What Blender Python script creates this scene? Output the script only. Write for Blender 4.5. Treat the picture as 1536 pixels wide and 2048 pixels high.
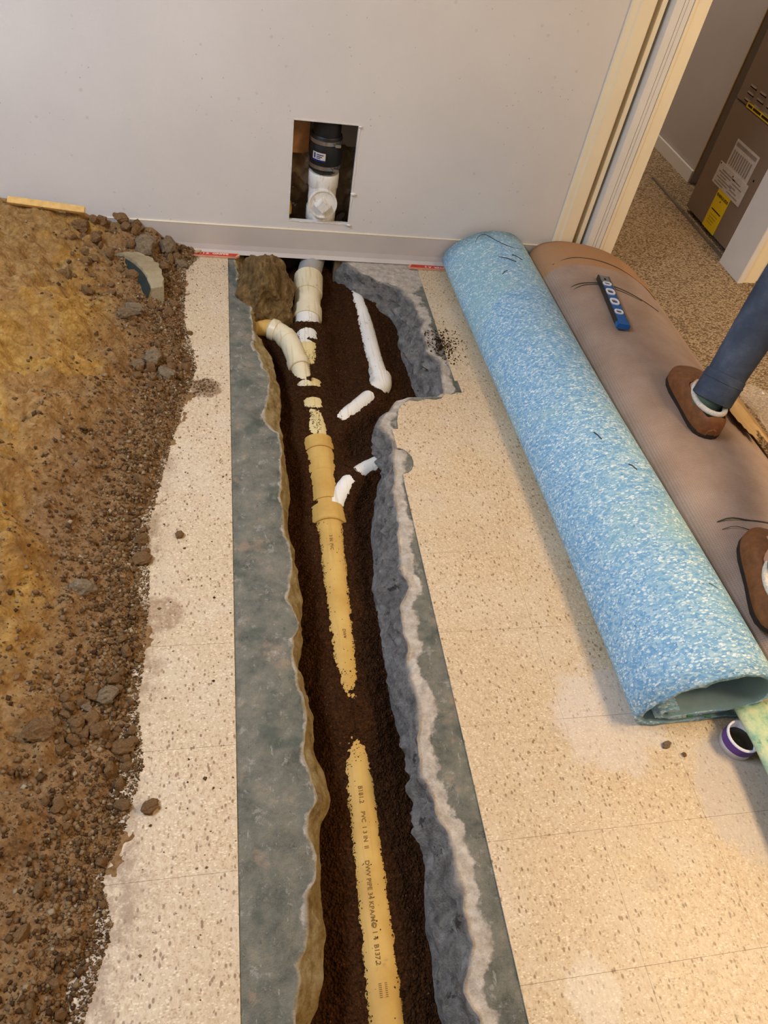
import bpy, bmesh, math, random
import numpy as np
from mathutils import Vector, Matrix, noise as mnoise

random.seed(7); RS = np.random.RandomState(11)
for o in list(bpy.data.objects): bpy.data.objects.remove(o)
scn = bpy.context.scene
COL = scn.collection
PI = math.pi

# ------------------------------------------------------------------ camera, world, lights, exposure
cam_d = bpy.data.cameras.new('camera'); cam = bpy.data.objects.new('camera', cam_d); COL.objects.link(cam)
ROT = [[0.9785400802, -0.1476342534, 0.1437478301],
       [-0.0148742479, -0.7464025184, -0.6653285183],
       [0.2055190214, 0.6489124808, -0.7325807287]]
CAMZ = 1.373
r0, r1, r2 = [Vector(v) for v in ROT]
cam.matrix_world = Matrix(((r0.x, -r1.x, -r2.x, 0), (r0.y, -r1.y, -r2.y, 0), (r0.z, -r1.z, -r2.z, CAMZ), (0, 0, 0, 1)))
cam_d.sensor_fit = 'VERTICAL'; cam_d.sensor_height = 36.0; cam_d.lens = 1456.92 / 2048 * 36.0
cam_d.clip_start = 0.02; cam_d.clip_end = 60
scn.camera = cam

w = bpy.data.worlds.new('World'); scn.world = w; w.use_nodes = True
w.node_tree.nodes['Background'].inputs[0].default_value = (0.8, 0.82, 0.9, 1)
w.node_tree.nodes['Background'].inputs[1].default_value = 0.25

def area(name, loc, sx, sy, col, power, target):
    l = bpy.data.lights.new(name, 'AREA'); l.shape = 'RECTANGLE'; l.size = sx; l.size_y = sy
    l.color = col; l.energy = power
    o = bpy.data.objects.new(name, l); COL.objects.link(o); o.location = loc
    o.rotation_euler = (Vector(target) - Vector(loc)).to_track_quat('-Z', 'Y').to_euler()
    return o
area('cool_ceiling_panel', (-1.3, 0.9, 2.40), 0.6, 1.2, (0.70, 0.82, 1.0), 44, (-1.3, 0.9, 0))
area('warm_ceiling_panel', (2.15, 0.3, 2.40), 0.6, 1.2, (1.0, 0.73, 0.42), 40, (2.15, 0.3, 0))
area('hall_fill_light', (1.75, 4.5, 2.40), 0.5, 0.5, (1.0, 0.86, 0.72), 14, (1.75, 4.5, 0))  # added fill light that brightens the hall, no fixture behind it

scn.view_settings.view_transform = 'Standard'; scn.view_settings.look = 'None'
scn.view_settings.gamma = 1.0; scn.view_settings.use_curve_mapping = False
scn.view_settings.exposure = 0.76

# ------------------------------------------------------------------ numpy noise
def _h(ix, iy, s):
    n = (ix.astype(np.int64) * 374761393 + iy.astype(np.int64) * 668265263 + s * 974634777) & 0x7fffffff
    n = ((n ^ (n >> 13)) * 1274126177) & 0x7fffffff
    n = n ^ (n >> 16)
    return (n & 0xffff) / 65535.0
def vnoise(x, y, s=0):
    x = np.asarray(x, float); y = np.asarray(y, float)
    ix = np.floor(x); iy = np.floor(y); fx = x - ix; fy = y - iy
    fx = fx * fx * (3 - 2 * fx); fy = fy * fy * (3 - 2 * fy)
    a = _h(ix, iy, s); b = _h(ix + 1, iy, s); c = _h(ix, iy + 1, s); d = _h(ix + 1, iy + 1, s)
    return (a * (1 - fx) + b * fx) * (1 - fy) + (c * (1 - fx) + d * fx) * fy - 0.5
def fbm(x, y, oct=4, s=0):
    t = 0; a = 1.0
    for i in range(oct):
        t = t + a * vnoise(x * 2 ** i + 17.3 * i, y * 2 ** i - 9.1 * i, s + i); a *= 0.5
    return t
def sstep(a, b, x):
    t = np.clip((x - a) / (b - a), 0, 1); return t * t * (3 - 2 * t)

# ------------------------------------------------------------------ object helpers
def link(o, parent=None):
    COL.objects.link(o)
    if parent is not None: o.parent = parent
    return o
def mesh_obj(name, verts, faces, mat, parent=None, smooth=False):
    me = bpy.data.meshes.new(name); me.from_pydata([tuple(v) for v in verts], [], [tuple(f) for f in faces]); me.update()
    if mat: me.materials.append(mat)
    if smooth: me.polygons.foreach_set('use_smooth', [True] * len(me.polygons))
    return link(bpy.data.objects.new(name, me), parent)
def bm_obj(name, bm, mat, parent=None, smooth=False):
    me = bpy.data.meshes.new(name); bmesh.ops.recalc_face_normals(bm, faces=bm.faces); bm.to_mesh(me); bm.free()
    if mat: me.materials.append(mat)
    if smooth: me.polygons.foreach_set('use_smooth', [True] * len(me.polygons))
    return link(bpy.data.objects.new(name, me), parent)
def tag(o, label, cat, group=None):
    o['label'] = label; o['category'] = cat
    if group: o['group'] = group
    return o
def empty(name, loc=(0, 0, 0), label=None, cat=None, group=None):
    o = bpy.data.objects.new(name, None); COL.objects.link(o); o.location = loc; o.empty_display_size = 0.05
    if label: tag(o, label, cat, group)
    return o
def struct(o): o['kind'] = 'structure'; return o
def stuff(o): o['kind'] = 'stuff'; return o
def boxes(name, lst, mat, parent=None, bev=0.0):
    bm = bmesh.new()
    for (x0, x1, y0, y1, z0, z1) in lst:
        r = bmesh.ops.create_cube(bm, size=1.0)
        for v in r['verts']:
            v.co = Vector(((x0 + x1) / 2 + v.co.x * (x1 - x0), (y0 + y1) / 2 + v.co.y * (y1 - y0), (z0 + z1) / 2 + v.co.z * (z1 - z0)))
    if bev > 0: bmesh.ops.bevel(bm, geom=bm.edges[:], offset=bev, segments=2, affect='EDGES', clamp_overlap=True)
    return bm_obj(name, bm, mat, parent)
def prism(name, poly, z0, z1, mat, parent=None):
    n = len(poly)
    v = [(x, y, z0) for x, y in poly] + [(x, y, z1) for x, y in poly]
    f = [tuple(range(n - 1, -1, -1)), tuple(range(n, 2 * n))] + [(i, (i + 1) % n, n + (i + 1) % n, n + i) for i in range(n)]
    bm = bmesh.new(); vs = [bm.verts.new(p) for p in v]
    for q in f: bm.faces.new([vs[i] for i in q])
    return bm_obj(name, bm, mat, parent)
def catmull(pts, n=6):
    P = [np.array(p, float) for p in pts]; out = []
    for i in range(len(P) - 1):
        p0 = P[max(i - 1, 0)]; p1 = P[i]; p2 = P[i + 1]; p3 = P[min(i + 2, len(P) - 1)]
        for k in range(n):
            t = k / n
            out.append(0.5 * (2 * p1 + (p2 - p0) * t + (2 * p0 - 5 * p1 + 4 * p2 - p3) * t * t + (3 * p1 - p0 - 3 * p2 + p3) * t ** 3))
    out.append(P[-1]); return out
def tube_data(pts, radii, seg=24, cap=True):
    P = [Vector(p) for p in pts]; n = len(P)
    if not hasattr(radii, '__len__'): radii = [radii] * n
    V = []; F = []
    T = [(P[min(i + 1, n - 1)] - P[max(i - 1, 0)]) for i in range(n)]
    for i in range(n):
        if T[i].length < 1e-9: T[i] = T[i - 1] if i else Vector((0, 0, 1))
        T[i].normalize()
    up = Vector((0, 0, 1)) if abs(T[0].z) < 0.9 else Vector((1, 0, 0))
    a = T[0].cross(up).normalized(); b = a.cross(T[0]).normalized()
    for i in range(n):
        if i:
            q = T[i - 1].rotation_difference(T[i]); a = q @ a; b = q @ b
        for k in range(seg):
            an = 2 * PI * k / seg
            V.append(P[i] + (a * math.cos(an) + b * math.sin(an)) * radii[i])
    for i in range(n - 1):
        for k in range(seg):
            k2 = (k + 1) % seg
            F.append((i * seg + k, i * seg + k2, (i + 1) * seg + k2, (i + 1) * seg + k))
    if cap:
        F.append(tuple(range(seg))); F.append(tuple((n - 1) * seg + k for k in reversed(range(seg))))
    return V, F
def tube(name, pts, radii, mat, parent=None, seg=24, cap=True):
    V, F = tube_data(pts, radii, seg, cap)
    bm = bmesh.new(); vs = [bm.verts.new(v) for v in V]
    for f in F: bm.faces.new([vs[i] for i in f])
    o = bm_obj(name, bm, mat, parent, True)
    try:
        o.data.set_sharp_from_angle(angle=math.radians(40))
    except Exception: pass
    return o
def along(path, s0, s1, n=6):
    """sub-polyline of a path between arc lengths s0 and s1"""
    P = [np.array(p, float) for p in path]
    L = [0.0]
    for i in range(1, len(P)): L.append(L[-1] + np.linalg.norm(P[i] - P[i - 1]))
    def at(s):
        s = min(max(s, 0), L[-1])
        for i in range(1, len(P)):
            if s <= L[i]:
                t = (s - L[i - 1]) / max(L[i] - L[i - 1], 1e-9); return P[i - 1] * (1 - t) + P[i] * t
        return P[-1]
    return [at(s0 + (s1 - s0) * k / n) for k in range(n + 1)]
def text_mesh(body, size, bold=0.0):
    cu = bpy.data.curves.new('lettering', 'FONT'); cu.body = body; cu.size = size; cu.align_x = 'CENTER'; cu.align_y = 'CENTER'
    cu.resolution_u = 2; cu.offset = bold
    o = bpy.data.objects.new('lettering', cu); COL.objects.link(o)
    dg = bpy.context.evaluated_depsgraph_get()
    me = bpy.data.meshes.new_from_object(o.evaluated_get(dg)); bpy.data.objects.remove(o)
    return me
def lettering(body, size, mat, parent, M, bold=0.0, sx=1.0):
    me = text_mesh(body, size, bold); me.materials.clear(); me.materials.append(mat)
    for v in me.vertices: v.co.x *= sx
    me.transform(M); return link(bpy.data.objects.new('lettering', me), parent)
def frame_m(o, x, y):
    """matrix with origin o, columns x, y, x*y"""
    x = Vector(x).normalized(); y = Vector(y); y = (y - x * y.dot(x)).normalized(); z = x.cross(y)
    return Matrix(((x.x, y.x, z.x, o[0]), (x.y, y.y, z.y, o[1]), (x.z, y.z, z.z, o[2]), (0, 0, 0, 1)))

# ------------------------------------------------------------------ materials
def lin(c):
    c = [v / 255.0 for v in c]
    return tuple(v / 12.92 if v <= 0.04045 else ((v + 0.055) / 1.055) ** 2.4 for v in c) + (1.0,)
class NM:
    def __init__(s, name, rough=0.6, spec=0.3):
        s.m = bpy.data.materials.new(name); s.m.use_nodes = True; s.t = s.m.node_tree
        s.b = s.t.nodes['Principled BSDF']; s.b.inputs['Roughness'].default_value = rough
        s.b.inputs['Specular IOR Level'].default_value = spec
        g = s.t.nodes.new('ShaderNodeNewGeometry'); s.pos = g.outputs['Position']
    def n(s, ty, **kw):
        d = s.t.nodes.new(ty)
        for k, v in kw.items(): setattr(d, k, v)
        return d
    def con(s, a, b): s.t.links.new(a, b)
    def setv(s, sock, v):
        if hasattr(v, 'links') or hasattr(v, 'is_linked'): s.con(v, sock)
        else: sock.default_value = v
    def obj(s): return s.n('ShaderNodeTexCoord').outputs['Object']
    def mapv(s, vec, scale=(1, 1, 1), rot=(0, 0, 0), loc=(0, 0, 0)):
        d = s.n('ShaderNodeMapping'); s.con(vec, d.inputs[0]); d.inputs['Scale'].default_value = scale
        d.inputs['Rotation'].default_value = rot; d.inputs['Location'].default_value = loc; return d.outputs[0]
    def noise(s, scale, detail=4, rough=0.55, vec=None, dist=0.0):
        d = s.n('ShaderNodeTexNoise'); s.con(vec if vec is not None else s.pos, d.inputs['Vector'])
        d.inputs['Scale'].default_value = scale; d.inputs['Detail'].default_value = detail
        d.inputs['Roughness'].default_value = rough; d.inputs['Distortion'].default_value = dist; return d.outputs['Fac']
    def voro(s, scale, vec=None, feature='F1', out='Distance', rand=1.0):
        d = s.n('ShaderNodeTexVoronoi', feature=feature); s.con(vec if vec is not None else s.pos, d.inputs['Vector'])
        d.inputs['Scale'].default_value = scale; d.inputs['Randomness'].default_value = rand; return d.outputs[out]
    def ramp(s, fac, stops, interp='LINEAR'):
        d = s.n('ShaderNodeValToRGB'); s.con(fac, d.inputs[0]); e = d.color_ramp; e.interpolation = interp
        while len(e.elements) < len(stops): e.elements.new(0.5)
        for el, (p, c) in zip(e.elements, stops):
            el.position = p; el.color = c if len(c) == 4 else lin(c)
        return d.outputs[0]
    def step(s, fac, a, b):
        d = s.n('ShaderNodeMapRange', interpolation_type='SMOOTHSTEP'); s.con(fac, d.inputs[0])
        d.inputs[1].default_value = a; d.inputs[2].default_value = b; return d.outputs[0]
    def mix(s, fac, a, b, mode='MIX'):
        d = s.n('ShaderNodeMix', data_type='RGBA', blend_type=mode)
        s.setv(d.inputs[0], fac); s.setv(d.inputs[6], a if not isinstance(a, tuple) or len(a) == 4 else lin(a))
        s.setv(d.inputs[7], b if not isinstance(b, tuple) or len(b) == 4 else lin(b)); return d.outputs[2]
    def math(s, op, a, b=0.0):
        d = s.n('ShaderNodeMath', operation=op); s.setv(d.inputs[0], a); s.setv(d.inputs[1], b); return d.outputs[0]
    def sep(s, v):
        d = s.n('ShaderNodeSeparateXYZ'); s.con(v, d.inputs[0]); return d.outputs
    def attr(s, name):
        d = s.n('ShaderNodeAttribute'); d.attribute_name = name; return d.outputs['Fac']
    def color(s, c): s.setv(s.b.inputs['Base Color'], c if not isinstance(c, tuple) or len(c) == 4 else lin(c)); return s
    def bump(s, h, strength=0.3, dist=0.01):
        d = s.n('ShaderNodeBump'); s.con(h, d.inputs['Height']); d.inputs['Strength'].default_value = strength
        d.inputs['Distance'].default_value = dist; s.con(d.outputs[0], s.b.inputs['Normal']); return s
def plain(name, c, rough=0.5, spec=0.3, metal=0.0, var=0.08, scale=40):
    m = NM(name, rough, spec); m.b.inputs['Metallic'].default_value = metal
    f = m.noise(scale, 3); c4 = lin(c)
    d = tuple(x * (1 - var * 2) for x in c4[:3]) + (1,); u = tuple(min(1, x * (1 + var)) for x in c4[:3]) + (1,)
    m.color(m.ramp(f, [(0.3, d), (0.7, u)])); return m.m

def mk_wall():
    m = NM('wall_paint', 0.42, 0.35)
    base = m.ramp(m.noise(3, 4), [(0.3, (214, 209, 205)), (0.7, (222, 217, 213))])
    sp = m.math('MULTIPLY', m.step(m.voro(42), 0.10, 0.06), m.step(m.noise(5.5, 2), 0.52, 0.60))
    big = m.math('MULTIPLY', m.step(m.voro(14), 0.09, 0.05), 0.5)
    c = m.mix(m.math('MULTIPLY', sp, 0.55), base, (150, 132, 116)); c = m.mix(m.math('MULTIPLY', big, 0.5), c, (170, 158, 148))
    m.color(c).bump(m.noise(160, 3), 0.10, 0.004); return m.m
def mk_tile():
    m = NM('speckled_tile', 0.38, 0.4)
    base = m.ramp(m.noise(120, 5, 0.75, m.mapv(m.pos, (1.3, 0.8, 1), (0, 0, 0.5))), [(0.28, (160, 134, 102)), (0.45, (192, 168, 136)), (0.6, (208, 188, 158)), (0.75, (222, 205, 178))])
    oi = m.n('ShaderNodeObjectInfo').outputs['Random']
    base = m.mix(m.math('MULTIPLY', oi, 0.22), base, (192, 174, 146))
    base = m.mix(m.math('MULTIPLY', m.step(m.noise(5, 3), 0.45, 0.65), 0.35), base, (206, 192, 172))
    st = m.mapv(m.pos, (1.35, 0.8, 1), (0, 0, 0.5)); s2 = m.mapv(m.pos, (0.8, 1.5, 1), (0, 0, 2.0))
    fl = m.math('MULTIPLY', m.step(m.voro(78, st), 0.31, 0.17), m.step(m.noise(52, 2), 0.44, 0.53))
    f2 = m.math('MULTIPLY', m.step(m.voro(150, s2), 0.36, 0.22), m.step(m.noise(80, 2), 0.42, 0.52))
    wt = m.math('MULTIPLY', m.step(m.voro(150, m.mapv(s2, (1, 1, 1), (0, 0, 0), (3, 1, 0))), 0.36, 0.24), m.step(m.noise(48, 2), 0.42, 0.52))
    c = m.mix(m.math('MULTIPLY', f2, 0.6), base, (160, 128, 90))
    c = m.mix(m.math('MULTIPLY', wt, 0.5), c, (236, 222, 194))
    c = m.mix(m.math('MULTIPLY', fl, 0.75), c, (118, 88, 58))
    big = m.math('MULTIPLY', m.step(m.voro(38, st), 0.13, 0.08), m.step(m.noise(30, 2), 0.5, 0.58)); c = m.mix(m.math('MULTIPLY', big, 0.8), c, (96, 70, 46))
    # soil tracked over the tiles beside the mound
    x, y, z = m.sep(m.pos)
    edge = m.math('ADD', x, m.math('MULTIPLY', m.noise(7, 5), -0.26))
    dirt = m.math('MULTIPLY', m.math('MULTIPLY', m.step(edge, -0.25, -0.34), m.step(m.noise(30, 6, 0.8), 0.36, 0.60)), 0.75)
    c = m.mix(dirt, c, (134, 106, 76))
    def blob(cx, cy, rx, ry, amp, scale=9):
        dx = m.math('MULTIPLY', m.math('SUBTRACT', x, cx), 1 / rx); dy = m.math('MULTIPLY', m.math('SUBTRACT', y, cy), 1 / ry)
        d = m.math('ADD', m.math('MULTIPLY', dx, dx), m.math('MULTIPLY', dy, dy))
        return m.step(m.math('ADD', d, m.math('MULTIPLY', m.math('SUBTRACT', m.noise(scale, 5, 0.7), 0.5), amp)), 1.25, 0.6)
    sm = blob(-0.072, 1.705, 0.050, 0.045, 3.6, 34)
    c = m.mix(m.math('MULTIPLY', sm, 0.75), c, (118, 88, 60))
    sm2 = m.math('MULTIPLY', blob(-0.16, 0.93, 0.06, 0.045, 2.8, 26), m.step(m.noise(70, 4, 0.8), 0.3, 0.6)); c = m.mix(m.math('MULTIPLY', sm2, 0.75), c, (140, 112, 86))
    # plaster dust trodden in beside the rolled pad
    du = blob(0.79, 0.62, 0.12, 0.13, 3.4, 12); du2 = blob(1.02, 0.42, 0.10, 0.14, 3.2, 11); du3 = blob(0.58, 0.13, 0.045, 0.07, 3.2, 18)
    dn = m.math('ADD', 0.25, m.math('MULTIPLY', m.noise(40, 6, 0.8), 0.8))
    c = m.mix(m.math('MULTIPLY', m.math('MULTIPLY', du, dn), 0.62), c, (210, 202, 198)); c = m.mix(m.math('MULTIPLY', m.math('MULTIPLY', du2, dn), 0.8), c, (184, 174, 168)); c = m.mix(m.math('MULTIPLY', m.math('MULTIPLY', du3, dn), 0.5), c, (224, 218, 208))
    gr = m.math('MULTIPLY', m.step(m.noise(11, 6, 0.75), 0.55, 0.72), m.step(x, 0.4, 0.6)); c = m.mix(m.math('MULTIPLY', gr, 0.35), c, (150, 130, 112))
    m.color(c).bump(m.noise(220, 2), 0.06, 0.002); return m.m
def mk_slab():
    m = NM('slab_concrete', 0.75, 0.2)
    ad = m.attr('lip')           # 0 at the broken lip .. 1 far from it
    deep = m.attr('deep')        # 1 on the broken face
    a = m.ramp(m.noise(11, 7, 0.78), [(0.30, (70, 70, 63)), (0.44, (103, 103, 94)), (0.58, (124, 121, 109)), (0.74, (162, 146, 124))])
    a = m.mix(m.math('MULTIPLY', m.step(m.noise(7, 5, 0.7), 0.57, 0.66), 0.6), a, (156, 134, 112))
    a = m.mix(m.math('MULTIPLY', m.step(m.noise(24, 6, 0.8), 0.56, 0.64), 0.6), a, (160, 156, 146))
    a = m.mix(m.math('MULTIPLY', m.step(m.noise(19, 6, 0.8, m.mapv(m.pos, (1, 1, 1), (0, 0, 0), (5, 5, 0))), 0.60, 0.68), 0.65), a, (48, 56, 54))
    a = m.mix(m.math('MULTIPLY', m.step(m.noise(60, 4, 0.8, m.mapv(m.pos, (1, .35, 1), (0, 0, .6))), 0.62, 0.70), 0.5), a, (176, 176, 168))
    a = m.mix(m.math('MULTIPLY', m.step(m.noise(9, 3), 0.58, 0.66), 0.5), a, (66, 78, 70))
    ch = m.ramp(m.noise(45, 6, 0.7), [(0.3, (150, 138, 124)), (0.7, (206, 196, 184))])
    k = m.step(m.math('ADD', ad, m.math('MULTIPLY', m.math('SUBTRACT', m.noise(16, 5, 0.65), 0.5), 0.9)), 0.42, 0.30)
    c = m.mix(k, a, ch)
    fc = m.ramp(m.noise(30, 8, 0.75), [(0.30, (104, 100, 98)), (0.46, (156, 151, 147)), (0.60, (190, 185, 180)), (0.74, (224, 218, 212))])
    fc = m.mix(m.math('MULTIPLY', m.step(m.noise(21, 5, 0.7, m.mapv(m.pos, (1, 1, 1), (0, 0, 0), (4, 4, 4))), 0.60, 0.66), 0.8), fc, (78, 72, 68))
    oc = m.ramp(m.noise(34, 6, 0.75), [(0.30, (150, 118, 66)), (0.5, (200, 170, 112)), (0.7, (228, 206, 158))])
    fc = m.mix(m.step(m.sep(m.pos)[0], 0.26, 0.24), fc, oc)  # left broken face: dusty ochre with warm light painted into the colour
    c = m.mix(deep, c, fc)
    h = m.math('ADD', m.math('MULTIPLY', m.math('ADD', m.noise(40, 8, 0.75), m.math('MULTIPLY', m.voro(36), -0.5)), m.math('ADD', deep, 0.12)), m.math('MULTIPLY', m.noise(300, 2), 0.1))
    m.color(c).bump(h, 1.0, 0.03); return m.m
def mk_soil():
    m = NM('trench_soil', 0.95, 0.1)
    c = m.ramp(m.noise(130, 5, 0.75), [(0.3, (36, 21, 9)), (0.55, (64, 38, 18)), (0.8, (92, 60, 32))])
    c = m.mix(m.math('MULTIPLY', m.step(m.voro(110), 0.2, 0.1), m.step(m.noise(60, 2), 0.55, 0.65)), c, (140, 98, 68))
    m.color(c).bump(m.math('ADD', m.voro(190), m.math('MULTIPLY', m.noise(260, 3), 0.6)), 0.9, 0.006); return m.m
def mk_dirt():
    m = NM('excavated_dirt', 0.95, 0.1)
    ob = m.pos
    br = m.ramp(m.noise(45, 7, 0.75), [(0.28, (110, 79, 44)), (0.5, (154, 117, 70)), (0.75, (190, 153, 104))])
    oc = m.ramp(m.noise(38, 7, 0.75), [(0.28, (122, 86, 36)), (0.5, (170, 128, 64)), (0.75, (204, 164, 98))])
    k = m.step(m.noise(3.6, 4, 0.6, None, 0.6), 0.50, 0.60)
    c = m.mix(k, br, oc)
    gr = m.attr('gravel')
    gc = m.ramp(m.noise(80, 6, 0.8), [(0.3, (98, 72, 46)), (0.55, (146, 113, 78)), (0.78, (182, 152, 116))])
    c = m.mix(gr, c, gc)
    m.color(c).bump(m.math('ADD', m.noise(45, 9, 0.82), m.math('MULTIPLY', m.voro(120), 0.6)), 0.6, 0.012); return m.m
def mk_rock(name, a, b, cc, crumb=False, nsc=60):
    m = NM(name, 0.9, 0.15)
    rnd = m.n('ShaderNodeObjectInfo').outputs['Random']
    c = m.ramp(m.noise(nsc if nsc < 60 else 5.0, 7, 0.75, m.obj()), [(0.3, a), (0.55, b), (0.75, cc)])
    c = m.mix(m.math('MULTIPLY', rnd, 0.45), c, (120, 92, 64))
    if crumb:
        isl = m.n('ShaderNodeNewGeometry').outputs['Random Per Island']
        c = m.ramp(isl, [(0.0, (84, 60, 38)), (0.35, (124, 94, 62)), (0.7, (156, 122, 84)), (0.93, (176, 146, 108)), (1.0, (206, 184, 150))])
    m.color(c).bump(m.noise(90, 8, 0.8), 0.9, 0.01); return m.m
def mk_pad():
    m = NM('rebond_pad_foam', 0.5, 0.4)
    st = m.mapv(m.pos, (0.7, 1.5, 1.2), (0, 0, 0.25))
    v = m.n('ShaderNodeTexVoronoi', feature='F1'); m.con(st, v.inputs['Vector']); v.inputs['Scale'].default_value = 135
    bl = m.ramp(m.sep(v.outputs['Color'])[0], [(0.0, (98, 148, 192)), (0.4, (126, 172, 206)), (0.75, (156, 192, 212)), (1.0, (186, 210, 218))])
    bl = m.mix(m.math('MULTIPLY', m.noise(50, 4, 0.7), 0.5), bl, (122, 176, 214))
    big = m.noise(3.2, 3)
    c = m.mix(m.math('MULTIPLY', m.step(big, 0.48, 0.62), 0.5), bl, (150, 188, 190))
    wh = m.math('MULTIPLY', m.step(m.voro(100, st), 0.42, 0.26), m.step(m.noise(42, 2), 0.44, 0.54)); c = m.mix(m.math('MULTIPLY', wh, 0.8), c, (226, 240, 242))
    w2 = m.math('MULTIPLY', m.step(m.voro(170, m.mapv(st, (1, 1, 1), (0, 0, 0), (1, 5, 2))), 0.36, 0.22), m.step(m.noise(70, 2), 0.44, 0.54)); c = m.mix(m.math('MULTIPLY', w2, 0.7), c, (238, 244, 240))
    gn = m.math('MULTIPLY', m.step(m.voro(95, m.mapv(st, (1, 1, 1), (0, 0, 0), (3, 3, 3))), 0.26, 0.18), m.step(m.noise(40, 2), 0.54, 0.62)); c = m.mix(m.math('MULTIPLY', gn, 0.6), c, (196, 196, 150))
    dk = m.math('MULTIPLY', m.step(m.voro(62, m.mapv(st, (1, 1, 1), (0, 0, 0), (7, 2, 3))), 0.15, 0.09), m.step(m.noise(30, 2), 0.5, 0.57)); c = m.mix(m.math('MULTIPLY', dk, 0.75), c, (58, 78, 84))
    m.color(c).bump(m.math('ADD', m.noise(140, 4), m.voro(120, st)), 0.3, 0.003); return m.m
def mk_padgreen():
    m = NM('green_pad_foam', 0.8, 0.15)
    c = m.ramp(m.noise(30, 5, 0.7), [(0.3, (120, 170, 150)), (0.5, (180, 202, 166)), (0.7, (214, 214, 170))])
    c = m.mix(m.math('MULTIPLY', m.step(m.noise(48, 3), 0.58, 0.66), 0.6), c, (70, 136, 108)); m.color(c).bump(m.noise(160, 4), 0.35, 0.004); return m.m
def mk_backing():
    m = NM('woven_carpet_backing', 0.95, 0.05)
    x, y, z = m.sep(m.pos)
    wx = m.n('ShaderNodeTexWave', wave_type='BANDS', bands_direction='Y'); m.con(m.pos, wx.inputs[0]); wx.inputs['Scale'].default_value = 62; wx.inputs['Distortion'].default_value = 0.6
    wy = m.n('ShaderNodeTexWave', wave_type='BANDS', bands_direction='X'); m.con(m.pos, wy.inputs[0]); wy.inputs['Scale'].default_value = 62
    h = m.math('ADD', wx.outputs['Fac'], wy.outputs['Fac'])
    c = m.ramp(m.noise(6, 5, 0.6), [(0.3, (160, 136, 120)), (0.55, (178, 155, 140)), (0.75, (190, 168, 152))])
    c = m.mix(m.math('MULTIPLY', m.noise(240, 2), 0.3), c, (120, 96, 80)); c = m.mix(m.math('MULTIPLY', m.math('LESS_THAN', h, 0.6), 0.35), c, (116, 94, 78))
    far = m.step(m.math('ADD', y, m.math('MULTIPLY', m.noise(3, 2), 0.05)), 2.235, 2.25)
    c = m.mix(m.math('MULTIPLY', far, 0.8), c, (176, 132, 92))
    m.color(c).bump(h, 0.25, 0.002); return m.m
def mk_berber():
    m = NM('berber_carpet', 1.0, 0.05)
    v = m.n('ShaderNodeTexVoronoi', feature='F1'); m.con(m.mapv(m.pos, (1, 1.4, 1), (0, 0, 0.5)), v.inputs['Vector']); v.inputs['Scale'].default_value = 120
    c = m.ramp(v.outputs['Distance'], [(0.1, (200, 178, 148)), (0.5, (176, 152, 122)), (0.8, (132, 108, 82))])
    c = m.mix(m.step(m.sep(v.outputs['Color'])[0], 0.62, 0.7), c, m.ramp(v.outputs['Distance'], [(0.1, (160, 136, 106)), (0.8, (108, 86, 62))]))
    m.color(c).bump(m.math('MULTIPLY', v.outputs['Distance'], -1.0), 1.0, 0.008); return m.m
def mk_jeans():
    m = NM('denim', 0.9, 0.1)
    c = m.ramp(m.noise(9, 5, 0.6), [(0.3, (60, 66, 80)), (0.55, (82, 90, 106)), (0.75, (106, 114, 130))]); c = m.mix(m.math('MULTIPLY', m.noise(420, 2), 0.3), c, (40, 46, 62))
    m.color(c).bump(m.math('ADD', m.math('MULTIPLY', m.noise(500, 2), 0.2), m.noise(18, 3, 0.5, m.mapv(m.pos, (.6, .6, 2.2)))), 0.4, 0.02); return m.m
def mk_pvc(name, a, b, ro=0.36):
    m = NM(name, ro, 0.35)
    c = m.ramp(m.noise(9, 5, 0.6), [(0.35, a), (0.7, b)])
    du = m.math('MULTIPLY', m.step(m.noise(26, 5, 0.75), 0.60, 0.70), 0.45); c = m.mix(du, c, (150, 116, 76))
    st = m.math('MULTIPLY', m.step(m.noise(30, 2, 0.5, m.mapv(m.pos, (4, 0.15, 1))), 0.55, 0.66), 0.3); c = m.mix(st, c, (176, 140, 74))
    m.color(c); return m.m
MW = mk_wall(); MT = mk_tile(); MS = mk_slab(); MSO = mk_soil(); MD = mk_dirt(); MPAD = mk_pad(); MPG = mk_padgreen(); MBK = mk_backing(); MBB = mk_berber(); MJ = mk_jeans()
MR1 = mk_rock('clod_brown', (98, 70, 42), (146, 112, 74), (182, 148, 108)); MR2 = mk_rock('broken_concrete', (110, 94, 74), (154, 135, 108), (192, 174, 148)); MR3 = mk_rock('boulder_stone', (52, 38, 22), (136, 110, 68), (204, 178, 128), False, 3.2)
MCR = mk_rock('mixed_crumbs', (92, 66, 42), (134, 102, 70), (170, 138, 104), True)
MPW = mk_pvc('white_pvc', (222, 218, 210), (238, 234, 226)); MPC = mk_pvc('cream_pvc', (188, 148, 74), (208, 172, 98), 0.62); MPM = mk_pvc('ivory_pvc', (216, 203, 168), (230, 218, 188)); MPI = mk_pvc('aged_ivory_pvc', (210, 188, 128), (226, 208, 158)); MPGY = mk_pvc('grey_pvc', (140, 140, 140), (166, 164, 162))
MBASE = plain('vinyl_baseboard', (200, 190, 182), 0.4, 0.4, 0, 0.04, 6); MTRIM = plain('cream_trim_paint', (240, 226, 196), 0.4, 0.4, 0, 0.02, 8); MTRW = plain('white_trim_paint', (226, 222, 216), 0.4, 0.4, 0, 0.02, 8)
MHALL = plain('hall_paint', (186, 178, 172), 0.6, 0.25, 0, 0.04, 3); MCEIL = plain('ceiling_paint', (225, 222, 216), 0.8, 0.2, 0, 0.02, 5)
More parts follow.
